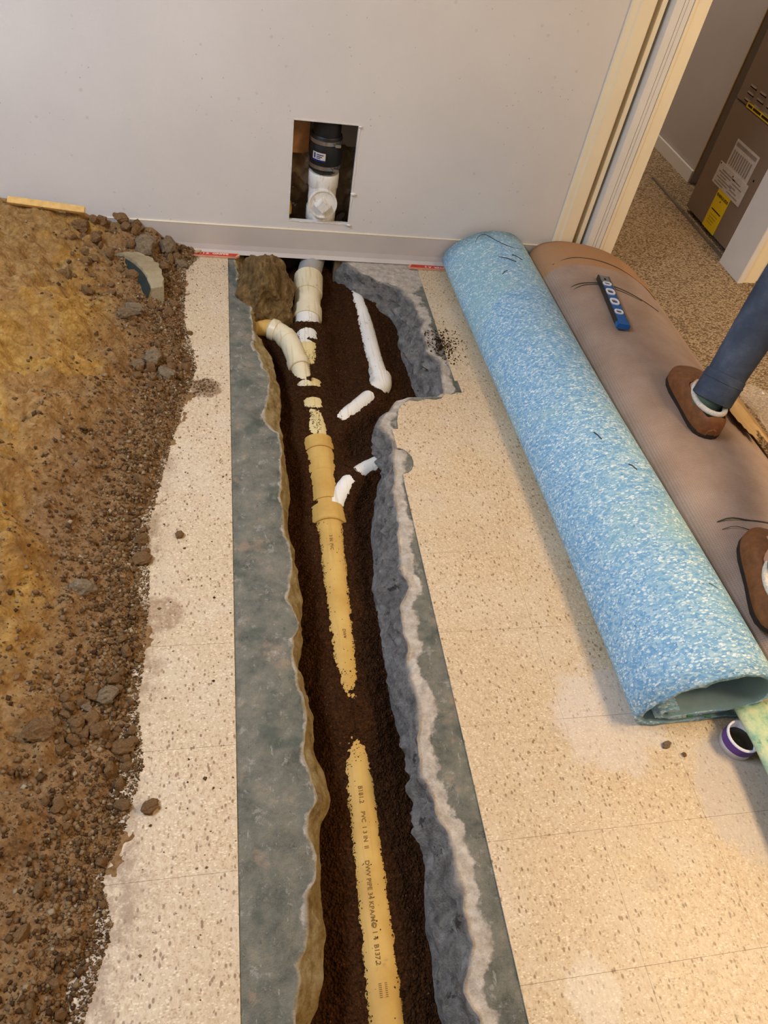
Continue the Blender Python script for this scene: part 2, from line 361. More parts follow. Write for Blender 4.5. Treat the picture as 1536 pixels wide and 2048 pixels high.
MBLK = plain('black_rubber', (24, 24, 26), 0.45, 0.4); MSTEEL = plain('stainless_steel', (170, 166, 160), 0.3, 0.5, 0.9); MINK = plain('black_ink', (44, 34, 22), 0.7, 0.2); MFINK = plain('faded_ink', (124, 92, 48), 0.7, 0.2); MDARK = plain('dark_cavity', (28, 22, 18), 0.9, 0.1)
MWOOD = plain('pine_wood', (214, 172, 104), 0.7, 0.2, 0, 0.1, 60); MBRN = plain('brown_sheathing', (196, 146, 100), 0.85, 0.15, 0, 0.12, 30); MGYP = plain('gypsum_edge', (226, 222, 216), 0.9, 0.1, 0, 0.08, 60)
MRED = plain('red_ink', (196, 62, 50), 0.6, 0.3, 0, .1, 60); MWHT = plain('white_ink', (240, 224, 206), 0.6, 0.3); MFURN = plain('taupe_enamel', (134, 114, 96), 0.45, 0.35, 0, 0.03, 4)
MYEL = plain('yellow_label', (236, 200, 24), 0.5, 0.3, 0, 0.03); MPAPER = plain('grey_label', (206, 196, 186), 0.55, 0.3, 0, 0.06, 50); MPRN = plain('faded_print', (150, 140, 130), 0.6, 0.2)
MBLUE = plain('blue_enamel', (24, 92, 160), 0.35, 0.5, 0, 0.06); MVIAL = plain('vial_fluid', (70, 66, 40), 0.2, 0.6); MLEATH = plain('brown_leather', (128, 80, 46), 0.55, 0.3, 0, 0.15, 60); MSOLE = plain('dark_rubber_sole', (52, 42, 36), 0.8, 0.2)
MFLC = plain('cream_fleece', (222, 212, 196), 1.0, 0.05, 0, 0.12, 200); MTHR = plain('stitch_thread', (196, 150, 100), 0.8, 0.1); MYARN = plain('grey_yarn', (78, 74, 66), 0.95, 0.05)
MSKIN = plain('skin', (200, 150, 122), 0.55, 0.3, 0, 0.05, 20); MHAIR = plain('brown_hair', (60, 42, 30), 0.6, 0.3, 0, 0.2, 120); MSHIRT = plain('grey_shirt', (96, 98, 102), 0.9, 0.1); MSOCK = plain('grey_green_sock', (96, 112, 98), 0.95, 0.05)
MTACK = plain('tack_strip_wood', (212, 156, 124), .7, .2, 0, .08, 50); MNAVY = plain('navy_print', (60, 66, 120), .5); MPURP = plain('purple_band', (92, 56, 140), 0.4, 0.4); MTUB = plain('white_plastic', (226, 226, 236), 0.35, 0.45, 0, 0.03); MTAN = plain('tan_paper', (190, 158, 112), 0.75, 0.2, 0, 0.08, 12); MMETAL = plain('threshold_metal', (150, 140, 126), 0.35, 0.5, 0.8)
mf = NM('clear_plastic_film', 0.12, 0.5); mf.color((214, 200, 186)); mf.b.inputs['Alpha'].default_value = 0.22; MFILM = mf.m
ml = NM('lamp_diffuser', 0.5, 0.3); ml.color((250, 250, 250)); MDIFF = ml.m

# ------------------------------------------------------------------ outlines of the broken slab (metres; y runs to the back wall)
WY = 2.471
LT = [(0.029, 2.60), (0.029, 2.42), (0.042, 2.29), (0.072, 2.139), (0.077, 2.045), (0.083, 1.985), (0.07, 1.923), (0.092, 1.881), (0.113, 1.778), (0.115, 1.742), (0.105, 1.652), (0.101, 1.559), (0.128, 1.518), (0.138, 1.456), (0.127, 1.351), (0.127, 1.221), (0.13, 1.132), (0.142, 1.09), (0.13, 1.02), (0.124, 0.96), (0.15, 0.9), (0.127, 0.856), (0.13, 0.803), (0.129, 0.752), (0.149, 0.675), (0.137, 0.638), (0.135, 0.578), (0.149, 0.512), (0.133, 0.479), (0.131, 0.441), (0.14, 0.405), (0.138, 0.364), (0.12, 0.343), (0.115, 0.263), (0.095, 0.242), (0.086, 0.16), (0.11, 0.05), (0.10, -0.2), (0.12, -0.5), (0.11, -0.8)]
LL = [(0.06, 2.60), (0.09, 2.038), (0.126, 1.943), (0.139, 1.884), (0.149, 1.768), (0.146, 1.617), (0.146, 1.509), (0.151, 1.4), (0.152, 1.294), (0.14, 1.231), (0.148, 1.129), (0.152, 1.051), (0.161, 0.982), (0.155, 0.922), (0.155, 0.897), (0.146, 0.831), (0.139, 0.803), (0.154, 0.713), (0.165, 0.694), (0.156, 0.619), (0.171, 0.579), (0.18, 0.516), (0.159, 0.471), (0.151, 0.426), (0.148, 0.376), (0.147, 0.335), (0.15, 0.285), (0.141, 0.243), (0.126, 0.182), (0.112, 0.163), (0.13, 0.05), (0.12, -0.2), (0.14, -0.5), (0.13, -0.8)]
RT = [(0.40, 2.60), (0.415, 2.465), (0.467, 2.39), (0.539, 2.343), (0.603, 2.296), (0.642, 2.215), (0.655, 2.105), (0.638, 2.028), (0.638, 1.908), (0.668, 1.874), (0.659, 1.791), (0.646, 1.709), (0.624, 1.688), (0.567, 1.684), (0.531, 1.682), (0.493, 1.676), (0.451, 1.613), (0.425, 1.556), (0.449, 1.492), (0.437, 1.368), (0.421, 1.292), (0.417, 1.219), (0.411, 1.155), (0.404, 1.084), (0.399, 1.017), (0.41, 0.982), (0.385, 0.933), (0.38, 0.881), (0.379, 0.823), (0.376, 0.783), (0.376, 0.726), (0.379, 0.691), (0.366, 0.605), (0.359, 0.533), (0.374, 0.471), (0.374, 0.447), (0.387, 0.393), (0.395, 0.321), (0.391, 0.272), (0.391, 0.23), (0.376, 0.195), (0.366, 0.167), (0.377, 0.122), (0.39, 0.0), (0.37, -0.3), (0.38, -0.8)]
RL = [(0.385, 2.60), (0.41, 2.46), (0.455, 2.40), (0.53, 2.33), (0.576, 2.28), (0.605, 2.215), (0.597, 2.088), (0.607, 1.969), (0.618, 1.873), (0.63, 1.72), (0.61, 1.688), (0.56, 1.683), (0.52, 1.681), (0.475, 1.670), (0.445, 1.62), (0.425, 1.586), (0.424, 1.508), (0.413, 1.424), (0.395, 1.329), (0.38, 1.269), (0.371, 1.197), (0.364, 1.123), (0.356, 1.091), (0.355, 1.023), (0.357, 0.975), (0.366, 0.93), (0.357, 0.899), (0.357, 0.83), (0.358, 0.785), (0.353, 0.762), (0.366, 0.67), (0.372, 0.566), (0.364, 0.498), (0.361, 0.416), (0.359, 0.344), (0.351, 0.291), (0.35, 0.247), (0.345, 0.185), (0.35, 0.143), (0.36, 0.0), (0.345, -0.3), (0.355, -0.8)]
def fn(pl):
    a = np.array(sorted([(y, x) for x, y in pl])); return lambda y: np.interp(y, a[:, 0], a[:, 1])
fLT, fLL, fRT, fRL = fn(LT), fn(LL), fn(RT), fn(RL)

# ------------------------------------------------------------------ floor: slab with the trench broken through it
def grid_faces(nr, nc):
    F = []
    for i in range(nr - 1):
        for j in range(nc - 1):
            F.append((i * nc + j, i * nc + j + 1, (i + 1) * nc + j + 1, (i + 1) * nc + j))
    return F
ys = np.concatenate([np.arange(-0.7, 1.660, 0.0055), np.arange(1.660, 1.72, 0.002), np.arange(1.72, 2.471, 0.0055), [2.471]])
ZS = -0.003
def slab_side(side):
    ft, fl, sg = (fRT, fRL, 1) if side > 0 else (fLT, fLL, -1)
    rough = fbm(ys * 22, ys * 0 + side * 3, 3, 5) * 0.010
    top = ft(ys) + rough
    cols = []; lip = []; deep = []
    outer = 1.62 if sg > 0 else -2.4
    for off in (None, 0.30, 0.16, 0.10, 0.07, 0.045, 0.028, 0.016, 0.007, 0.0):
        x = np.full_like(ys, outer) if off is None else top + sg * off
        z = np.full_like(ys, ZS)
        if off is not None and off < 0.05:
            z = z - np.clip(0.05 - off, 0, 1) * 0.16 * np.clip(0.4 + 1.6 * fbm(ys * 30, x * 30, 3, 9), 0, 1.2)
        cols.append(np.stack([x, ys, z], 1)); lip.append(np.full_like(ys, 1.0 if off is None else min(1, off / 0.09)) * (1 - 0.85 * sstep(2.24, 2.34, ys)) if sg > 0 else np.full_like(ys, 1.0 if off is None else min(1, 0.28 + off / 0.05))); deep.append(np.full_like(ys, 0.0 if (off is None or off > 0.003) else 0.5))
    zl = -0.14 if sg > 0 else -0.05
    low = fl(ys) + rough * 0.6
    for t in (0.05, 0.12, 0.2, 0.28, 0.36, 0.44, 0.52, 0.6, 0.68, 0.76, 0.84, 0.92, 1.0):
        x = top * (1 - t) + low * t; z = cols[9][:, 2] * (1 - t) + zl * t
        nz = fbm(ys * 30, z * 60 + side * 7, 5, 21) + 0.9 * (0.3 - np.abs(fbm(ys * 17, z * 50, 3, 25))); nb = fbm(ys * 7, z * 22, 2, 31)
        amp = math.sin(PI * min(t, 0.999)) * 0.8 + 0.2
        x = x - sg * (nz * 0.026 + nb * 0.026) * amp if sg > 0 else x + (nz * 0.010) * amp
        cols.append(np.stack([x, ys, z], 1)); lip.append(np.zeros_like(ys)); deep.append(np.ones_like(ys))
    for z in ((-0.22, -0.34) if sg > 0 else (-0.12, -0.34)):
        cols.append(np.stack([low + (0.0 if sg > 0 else -0.02), ys, np.full_like(ys, z)], 1)); lip.append(np.zeros_like(ys)); deep.append(np.ones_like(ys))
    V = np.stack(cols, 1); nr, nc = V.shape[:2]
    F = grid_faces(nr, nc)
    if sg > 0: F = [f[::-1] for f in F]
    return V.reshape(-1, 3), F, np.stack(lip, 1).reshape(-1), np.stack(deep, 1).reshape(-1)
V1, F1, l1, d1 = slab_side(1); V2, F2, l2, d2 = slab_side(-1)
n1 = len(V1)
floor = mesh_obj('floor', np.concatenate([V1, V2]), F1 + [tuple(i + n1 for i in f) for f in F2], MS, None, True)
for nm, dat in (('lip', np.concatenate([l1, l2])), ('deep', np.concatenate([d1, d2]))):
    a = floor.data.attributes.new(nm, 'FLOAT', 'POINT'); a.data.foreach_set('value', dat.astype(np.float32))
struct(floor)
try: floor.data.set_sharp_from_angle(angle=math.radians(55))
except Exception: pass
# tiles
PT = 0.2286
def clip(poly, a, b, c):      # keep a*x+b*y<=c
    out = []
    for i in range(len(poly)):
        p, q = poly[i], poly[(i + 1) % len(poly)]
        dp = a * p[0] + b * p[1] - c; dq = a * q[0] + b * q[1] - c
        if dp <= 0: out.append(p)
        if dp * dq < 0:
            t = dp / (dp - dq); out.append((p[0] + (q[0] - p[0]) * t, p[1] + (q[1] - p[1]) * t))
    return out
def tile_mesh(poly):
    n = len(poly); z0, z1 = -0.0028, 0.0
    v = [(x, y, z0) for x, y in poly] + [(x, y, z1) for x, y in poly]
    f = [tuple(range(n, 2 * n))] + [(i, (i + 1) % n, n + (i + 1) % n, n + i) for i in range(n)]
    me = bpy.data.meshes.new('tile'); me.from_pydata(v, [], f); me.materials.append(MT); return me
g = 0.00022
full = tile_mesh([(g, g), (PT - g, g), (PT - g, PT - g), (g, PT - g)])
def put_tile(me, x, y):
    o = bpy.data.objects.new('tile', me); link(o, floor); o.location = (x, y, random.uniform(-0.0003, 0.0003)); return o
for j in range(-5, 9):
    y0 = 0.621 + j * PT - PT * 0; y1 = min(y0 + PT, WY - 0.001)
    if y0 > WY - 0.02: continue
    for i in range(6):                                   # left of the trench
        x0 = 0.003 - (i + 1) * PT
        if y1 - y0 < PT - 0.01: put_tile(tile_mesh([(g, g), (PT - g, g), (PT - g, y1 - y0), (g, y1 - y0)]), x0, y0)
        else: put_tile(full, x0, y0)
    for i in range(5):                                   # right of it
        x0 = 0.457 + i * PT
        poly = [(x0 + g, y0 + g), (x0 + PT - g, y0 + g), (x0 + PT - g, y1 - g), (x0 + g, y1 - g)]
        if i == 0 and y0 > 1.70: continue
        if i == 0 and y1 > 1.71:
            poly = clip(poly, 0, 1, 1.705)
            poly = [(0.475, poly[0][1]), poly[1], poly[2], (0.684, 1.702), (0.668, 1.694), (0.650, 1.698), (0.634, 1.676), (0.612, 1.668), (0.585, 1.672), (0.556, 1.660), (0.53, 1.664), (0.505, 1.645), (0.488, 1.615), (0.478, 1.570)]
        elif i == 1 and y1 > 1.75:
            xc = 0.695
            if y0 < 1.705 < y1: poly = [(x0 + g, y0 + g), (x0 + PT - g, y0 + g), (x0 + PT - g, y1 - g), (xc + 0.01, y1 - g), (xc + 0.012, 1.705), (x0 + g, 1.705)]
            else: poly = clip(poly, -1, 0, -xc)
            if y1 > 2.40: poly = clip(poly, 1, 0, 9)
        elif i == 0 and abs(y0 - (0.621 + 3 * PT)) < 0.02:      # the half-moon broken out of one tile
            arc = [(0.457 + 0.036 * math.cos(t) * 1.05 + 0.002, 1.405 + 0.052 * math.sin(t) * -1) for t in np.linspace(-PI / 2, PI / 2, 9)]
            poly = [(x0 + g, y0 + g), (x0 + PT - g, y0 + g), (x0 + PT - g, y1 - g), (x0 + g, y1 - g)] + arc
        if y0 > 2.3 and i == 1: poly = clip(poly, 0, 1, 2.385)
        if len(poly) < 3: continue
        if i > 1 and y1 - y0 > PT - 0.01: put_tile(full, x0, y0)
        else: put_tile(tile_mesh([(p[0] - x0, p[1] - y0) for p in poly]), x0, y0)
# hall carpet, a part of the floor
bm = bmesh.new()
def carpet_quad(x0, x1, y0, y1, z=0.006):
    vs = [bm.verts.new(p) for p in ((x0, y0, z), (x1, y0, z), (x1, y1, z), (x0, y1, z), (x0, y0, -0.02), (x1, y0, -0.02), (x1, y1, -0.02), (x0, y1, -0.02))]
    for f in ((0, 1, 2, 3), (0, 1, 5, 4), (1, 2, 6, 5), (2, 3, 7, 6), (3, 0, 4, 7)): bm.faces.new([vs[i] for i in f])
carpet_quad(1.50, 3.0, -0.7, WY); carpet_quad(1.20, 3.2, WY, 5.4)
bm_obj('carpet', bm, MBB, floor)

boxes('footing', [(-2.4, 0.06, 2.472, 2.60, -0.4, -0.001), (0.39, 1.2, 2.472, 2.60, -0.4, -0.001), (0.0, 0.6, 2.592, 2.70, -0.4, 0.0), (-0.4, 1.0, -0.72, -0.60, -0.4, -0.01)], MR2, floor)
# ------------------------------------------------------------------ back wall with the hole, doorway and baseboard
HX0, HX1, HZ0, HZ1 = 0.214, 0.423, 0.136, 0.467
def wall_plate(name, y0, y1, mat, xs, zs, skip, parent=None):
    bm = bmesh.new(); lst = []
    for i in range(len(xs) - 1):
        for k in range(len(zs) - 1):
            if (i, k) in skip: continue
            lst.append((xs[i], xs[i + 1], y0, y1, zs[k], zs[k + 1]))
    return boxes(name, lst, mat, parent)
wall_back = wall_plate('wall_back', WY, WY + 0.013, MW, [-2.4, HX0, HX1, 1.225], [0.0, HZ0, HZ1, 2.44], {(1, 1)})
struct(wall_back)
boxes('rear_panel', [(-2.4, 1.225, 2.588, 2.60, 0, 2.44)], MHALL, wall_back)
boxes('stud', [(0.150, 0.188, WY + 0.013, 2.588, 0, 2.44)], MWOOD, wall_back)
boxes('stud', [(0.55, 0.588, WY + 0.013, 2.588, 0, 2.44)], MWOOD, wall_back)
boxes('sole_plate', [(-2.4, 0.21, WY + 0.014, 2.587, 0, 0.038), (0.45, 1.225, WY + 0.014, 2.587, 0, 0.038)], MWOOD, wall_back)
boxes('wood_block', [(0.19, 0.224, 2.50, 2.55, 0.14, 0.172)], plain('yellow_block', (206, 168, 84), 0.7), wall_back, 0.003)
boxes('brown_sheathing', [(0.189, 0.276, 2.560, 2.586, 0.33, 0.60)], MBRN, wall_back)
bm = bmesh.new(); bmesh.ops.create_grid(bm, x_segments=40, y_segments=50, size=1)
for v in bm.verts:
    x, z = 0.31 + v.co.x * 0.13, 0.20 + v.co.y * 0.16
    v.co = Vector((x, 2.562 - 0.05 * float(fbm(np.array([x * 22]), np.array([z * 22]), 4, 44)[0]), z))
bm_obj('rubble_backfill', bm, MR2, wall_back, True)
# torn plasterboard rim
def ragged(p0, p1, d, n, name):
    a = Vector(p0); b = Vector(p1); V = []; F = []
    for i in range(n + 1):
        t = i / n; c = a.lerp(b, t); k = 0.0015 + 0.0045 * random.random()
        V += [(c.x, WY - 0.0012, c.z), (c.x + d[0] * k, WY - 0.0016, c.z + d[1] * k), (c.x + d[0] * k * .6, WY + 0.0135, c.z + d[1] * k * .2 - 0.0006 * d[1])]
    for i in range(n): F += [(3 * i, 3 * i + 1, 3 * i + 4, 3 * i + 3), (3 * i + 1, 3 * i + 2, 3 * i + 5, 3 * i + 4)]
    mesh_obj(name, V, F, MGYP, wall_back)
ragged((HX1, 0, HZ0), (HX1, 0, HZ1), (1, 0), 40, 'torn_edge'); ragged((HX0, 0, HZ0), (HX1, 0, HZ0), (0, -1), 24, 'torn_edge')
ragged((HX0, 0, HZ0), (HX0, 0, HZ1), (-1, 0), 24, 'torn_edge'); ragged((HX0, 0, HZ1), (HX1, 0, HZ1), (0, 1), 20, 'torn_edge')
for (x, z, s) in ((HX1 + 0.006, 0.245, 0.010), (HX1 + 0.004, HZ1 - 0.001, 0.007), (HX1 + 0.002, HZ0 - 0.004, 0.009)):
    bm = bmesh.new(); bmesh.ops.create_icosphere(bm, subdivisions=2, radius=1)
    for v in bm.verts: v.co = Vector((x + v.co.x * s * random.uniform(.6, 1.2), WY - 0.004 + v.co.y * 0.004, z + v.co.z * s * .55 * random.uniform(.6, 1.2)))
    bm_obj('paper_tear', bm, MGYP, wall_back)
# header over the doorway and the stretch right of it
struct(boxes('wall_header', [(1.225, 2.09, WY, 2.60, 2.05, 2.44)], MW))
struct(boxes('wall_right_of_door', [(2.09, 2.95, WY, 2.60, 0, 2.44)], MW))
# cove baseboard
bp = [(0.0, 0.0), (-0.016, 0.0), (-0.013, 0.004), (-0.007, 0.012), (-0.0035, 0.03), (-0.003, 0.098), (-0.002, 0.102), (0.0, 0.102)]
V = []; F = []
for x in (-2.4, 1.208):
    V += [(x, WY + a, b) for a, b in bp]
n = len(bp); F = [(i, (i + 1) % n, n + (i + 1) % n, n + i) for i in range(n)] + [tuple(range(n - 1, -1, -1)), tuple(range(n, 2 * n))]
bb = mesh_obj('baseboard_back', V, F, MBASE); struct(bb)
boxes('top_bead', [(-2.4, 1.208, WY - 0.004, WY, 0.1005, 0.1035)], MTRIM, bb)

# door casing, folded door, right jamb
def profile_post(name, prof, z0, z1, mat, parent=None):
    n = len(prof); V = [(x, y, z0) for x, y in prof] + [(x, y, z1) for x, y in prof]
    F = [(i, (i + 1) % n, n + (i + 1) % n, n + i) for i in range(n)] + [tuple(range(n - 1, -1, -1)), tuple(range(n, 2 * n))]
    bm = bmesh.new(); vs = [bm.verts.new(v) for v in V]
    for f in F: bm.faces.new([vs[i] for i in f])
    return bm_obj(name, bm, mat, parent)
cas = profile_post('trim_1', [(1.208, WY), (1.208, WY - 0.007), (1.214, WY - 0.011), (1.228, WY - 0.013), (1.234, WY - 0.018), (1.279, WY - 0.018), (1.284, WY - 0.014), (1.284, WY)], 0.0, 2.05, MTRIM); struct(cas)
struct(boxes('trim_2', [(1.225, 1.286, WY + 0.001, 2.60, 0, 2.05)], MTRW))
door = empty('door_1'); struct(door)
profile_post('jamb_strip', [(1.3055, 2.62), (1.3055, 2.466), (1.322, 2.466), (1.322, 2.62)], 0.0, 2.05, MTRIM, door)
profile_post('folding_panel', [(1.336, 2.75), (1.336, 2.44), (1.3625, 2.44), (1.3625, 2.75)], 0.012, 2.03, MTRW, door)
profile_post('folding_panel', [(1.3645, 2.75), (1.3645, 2.44), (1.373, 2.44), (1.374, 2.443), (1.376, 2.443), (1.377, 2.44), (1.3925, 2.44), (1.3925, 2.75)], 0.012, 2.03, MTRW, door)
profile_post('leading_stile', [(1.3945, 2.62), (1.3945, 2.437), (1.404, 2.437), (1.406, 2.440), (1.450, 2.440), (1.452, 2.443), (1.452, 2.62)], 0.012, 2.03, MTRIM, door)
profile_post('gap_shade_strip', [(1.287, 2.6), (1.287, 2.56), (1.305, 2.56), (1.305, 2.6)], 0, 2.05, MDARK, door)  # dark strip added behind the gap, its colour stands for the shade there
struct(boxes('trim_3', [(2.062, 2.088, 2.445, 2.615, 0, 2.05)], MTRW, None, 0.002))
struct(profile_post('trim_4', [(2.076, WY), (2.076, WY - 0.020), (2.15, WY - 0.018), (2.155, WY - 0.01), (2.155, WY)], 0.0, 2.05, MTRIM))
struct(boxes('trim_5', [(2.086, 2.104, 2.62, 3.42, 0.004, 0.012)], MMETAL, None, 0.003))
# hall and room shell
struct(boxes('wall_hall_side', [(2.29, 2.36, 3.40, 5.4, 0, 2.44)], MHALL))
struct(boxes('baseboard_hall', [(2.279, 2.29, 3.40, 5.4, 0.0, 0.064)], MTRW, None, 0.002))
struct(boxes('trim_6', [(2.285, 2.292, 3.394, 3.400, 0.06, 2.2)], plain('edge_bead', (170, 140, 84), .5), None))
struct(boxes('wall_closet', [(2.95, 3.0, 2.6, 5.4, 0, 2.44), (2.36, 2.95, 3.95, 4.0, 0, 2.44)], MHALL))
struct(boxes('wall_hall_end', [(1.0, 3.0, 5.4, 5.45, 0, 2.44)], MHALL)); struct(boxes('wall_hall_left', [(1.05, 1.15, 2.60, 5.4, 0, 2.44)], MHALL))
struct(boxes('wall_left', [(-2.45, -2.4, -2.6, 2.6, -0.0, 2.44)], MW)); struct(boxes('wall_right', [(2.95, 3.0, -2.6, 2.6, 0, 2.44)], MW)); struct(boxes('wall_front', [(-2.45, 3.0, -2.65, -2.6, 0, 2.44)], MW))
struct(boxes('ceiling', [(-2.45, 3.0, -2.65, 5.45, 2.44, 2.5)], MCEIL))
struct(boxes('floor_front', [(-2.4, 2.95, -2.6, -0.7, -0.34, -0.002)], MBB))
for (nm, x, y, lab) in (('ceiling_light', -1.3, 0.9, 'flat cool white ceiling light panel above the dirt mound'), ('ceiling_light', 2.15, 0.3, 'flat warm white ceiling light panel above the carpeted side')):
    e = empty(nm, (x, y, 2.405), lab, 'ceiling light')
    boxes('frame', [(-0.33, -0.305, -0.63, 0.63, 0, 0.034), (0.305, 0.33, -0.63, 0.63, 0, 0.034), (-0.305, 0.305, -0.63, -0.605, 0, 0.034), (-0.305, 0.305, 0.605, 0.63, 0, 0.034)], MTRW, e)
    boxes('diffuser', [(-0.305, 0.305, -0.605, 0.605, 0.008, 0.012)], MDIFF, e)

# ------------------------------------------------------------------ pipe runs in the trench
R3 = 0.0445; R2 = 0.0302
main = catmull([(0.330, 2.54, 0.16), (0.330, 2.54, 0.06), (0.318, 2.515, -0.01), (0.293, 2.43, -0.055), (0.284, 2.34, -0.075), (0.270, 2.18, -0.105), (0.262, 2.0, -0.135), (0.259, 1.8, -0.146), (0.262, 1.55, -0.150), (0.264, 1.32, -0.153), (0.258, 1.0, -0.158), (0.257, 0.6, -0.160), (0.250, 0.2, -0.163), (0.245, -0.5, -0.168)], 5)
elbow = catmull([(0.03, 2.135, -0.078), (0.115, 2.132, -0.080), (0.155, 2.122, -0.083), (0.193, 2.083, -0.087), (0.215, 2.01, -0.096), (0.232, 1.93, -0.11), (0.246, 1.84, -0.13)], 5)
right = catmull([(0.462, 2.47, -0.10), (0.470, 2.38, -0.110), (0.484, 2.23, -0.120), (0.490, 2.05, -0.128), (0.497, 1.95, -0.131), (0.500, 1.905, -0.131), (0.475, 1.862, -0.132), (0.42, 1.80, -0.134), (0.35, 1.725, -0.136), (0.29, 1.66, -0.15)], 5)
wye = catmull([(0.263, 1.31, -0.148), (0.288, 1.365, -0.138), (0.33, 1.435, -0.132), (0.385, 1.488, -0.130), (0.46, 1.53, -0.128)], 5)
# exposure tables: y (or s) -> how far the soil lies below the pipe's crown (negative = buried)
def table(t): a = np.array(sorted(t)); return lambda v: np.interp(v, a[:, 0], a[:, 1])
ex_main = table([(2.6, .09), (2.30, .08), (2.19, .050), (2.165, .02), (2.150, -.004), (2.128, -.004), (2.12, .012), (2.085, .012), (2.075, -.002), (2.06, .004), (1.965, .004), (1.95, -.004), (1.893, -.004), (1.885, .009), (1.852, .009), (1.842, -.006), (1.80, -.006), (1.792, .007), (1.755, .007), (1.745, -.001), (1.73, .0015), (1.65, .001), (1.63, -.003), (1.618, .012), (1.575, .014), (1.50, .012), (1.34, .016), (1.25, .013), (1.10, .012), (0.92, .008), (0.85, .007), (0.80, .0035), (0.765, -.001), (0.74, -.006), (0.69, -.006), (0.668, -.0005), (0.64, .004), (0.58, .009), (0.45, .010), (0.2, .012), (-0.5, .012)])
ex_elb = table([(2.2, .05), (1.95, .036), (1.91, .020), (1.885, .004), (1.87, -.004), (1.7, -.006)])
ex_rgt = table([(2.5, .003), (2.38, .005), (2.28, .010), (2.15, .016), (2.0, .0175), (1.90, .020), (1.88, .022), (1.862, .012), (1.850, -.004), (1.835, -.004), (1.825, .011), (1.74, .010), (1.712, .004), (1.70, -.006), (1.5, -.01)])
ex_wye = table([(1.30, .010), (1.40, .009), (1.438, .006), (1.448, -.004), (1.462, -.004), (1.470, .009), (1.7, .010)])
# soil surface
SG = 0.0032
sx = np.arange(-0.03, 0.74, SG); sy = np.arange(-0.6, 2.595, SG)
X, Y = np.meshgrid(sx, sy); 
base = -0.150 + 0.020 * fbm(X * 9, Y * 9, 3, 3) + 0.05 * sstep(2.20, 2.42, Y) * sstep(0.40, 0.46, X) + 0.030 * sstep(1.9, 2.5, Y) - 0.02 * np.exp(-((X - 0.13) / 0.05) ** 2 - ((Y - 2.0) / 0.12) ** 2)
base = base + 0.018 * np.exp(-((X - 0.34) / 0.10) ** 2 - ((Y - 1.75) / 0.2) ** 2)
def cover(Z, path, r, ex, rwide):
    P = np.array([p for p in path]); P = P[P[:, 2] < 0.0]
    best = np.full(X.shape, 9.0); zt = np.zeros(X.shape); yy = np.zeros(X.shape)
    for i in range(len(P) - 1):
        a = P[i]; b = P[i + 1]; d = b - a; L2 = d[0] ** 2 + d[1] ** 2 + 1e-12
        t = np.clip(((X - a[0]) * d[0] + (Y - a[1]) * d[1]) / L2, 0, 1)
        px = a[0] + d[0] * t; py = a[1] + d[1] * t; dist = np.hypot(X - px, Y - py)
        mk = dist < best; best = np.where(mk, dist, best); zt = np.where(mk, a[2] + d[2] * t, zt); yy = np.where(mk, py, yy)
    tgt = zt + r - ex(yy); wgt = np.exp(-(best / rwide) ** 4)
    tgt = np.where(ex(yy) > 0.018, np.minimum(tgt, np.maximum(Z, zt - r * 0.2 )), tgt)
    return Z * (1 - wgt) + tgt * wgt
SZ = base
SZ = cover(SZ, main, R3, ex_main, 0.085); SZ = cover(SZ, right, R2, ex_rgt, 0.060); SZ = cover(SZ, wye, R2, ex_wye, 0.055)
SZ = np.where(Y > 1.87, np.where(X < 0.26, cover(SZ, elbow, R2, ex_elb, 0.050), SZ), SZ)
SZ = SZ + 0.0050 * fbm(X * 60, Y * 60, 3, 8) + 0.0040 * vnoise(X * 170, Y * 170, 13) + 0.0016 * vnoise(X * 310, Y * 310, 14)
soil = mesh_obj('trench_soil', np.stack([X, Y, SZ], -1).reshape(-1, 3), grid_faces(len(sy), len(sx)), MSO, None, True)
stuff(soil); tag(soil, 'dark brown backfill soil lying in the trench around the pipes', 'soil')
def sample_grid(Z, x0, y0, d, x, y):
    ix = np.clip(((x - x0) / d).astype(int), 0, Z.shape[1] - 1); iy = np.clip(((y - y0) / d).astype(int), 0, Z.shape[0] - 1)
    return Z[iy, ix]
OV = np.array([(1, 0, 0), (-1, 0, 0), (0, 1, 0), (0, -1, 0), (0, 0, 1), (0, 0, -1)], float)
OF = [(0, 2, 4), (2, 1, 4), (1, 3, 4), (3, 0, 4), (2, 0, 5), (1, 2, 5), (3, 1, 5), (0, 3, 5)]
def crumbs(name, xs, ys_, zs, rad, mat, parent=None):
    n = len(xs); V = np.repeat(OV[None], n, 0) * (0.65 + 0.7 * RS.rand(n, 6, 1))
    V = V * rad[:, None, None] * (0.6 + 0.6 * RS.rand(n, 1, 3))
    a = RS.rand(n) * 6.28; ca, sa = np.cos(a)[:, None], np.sin(a)[:, None]
    vx = V[..., 0] * ca - V[..., 1] * sa; vy = V[..., 0] * sa + V[..., 1] * ca
    V = np.stack([vx + xs[:, None], vy + ys_[:, None], V[..., 2] + zs[:, None]], -1).reshape(-1, 3)
    F = (np.array(OF)[None] + (np.arange(n) * 6)[:, None, None]).reshape(-1, 3)
    me = bpy.data.meshes.new(name); me.vertices.add(len(V)); me.vertices.foreach_set('co', V.astype(np.float32).ravel())
    me.loops.add(len(F) * 3); me.loops.foreach_set('vertex_index', F.ravel().astype(np.int32))
    me.polygons.add(len(F)); me.polygons.foreach_set('loop_start', (np.arange(len(F)) * 3).astype(np.int32)); me.update(calc_edges=True)
    me.materials.append(mat); o = link(bpy.data.objects.new(name, me), parent); o['kind'] = 'stuff'; return o
n = 30000; cx = 0.03 + 0.62 * RS.rand(n); cy = -0.3 + 2.8 * RS.rand(n)
keep = (cx > fLL(cy) - 0.01) & (cx < fRL(cy) + 0.01); cx = cx[keep]; cy = cy[keep]
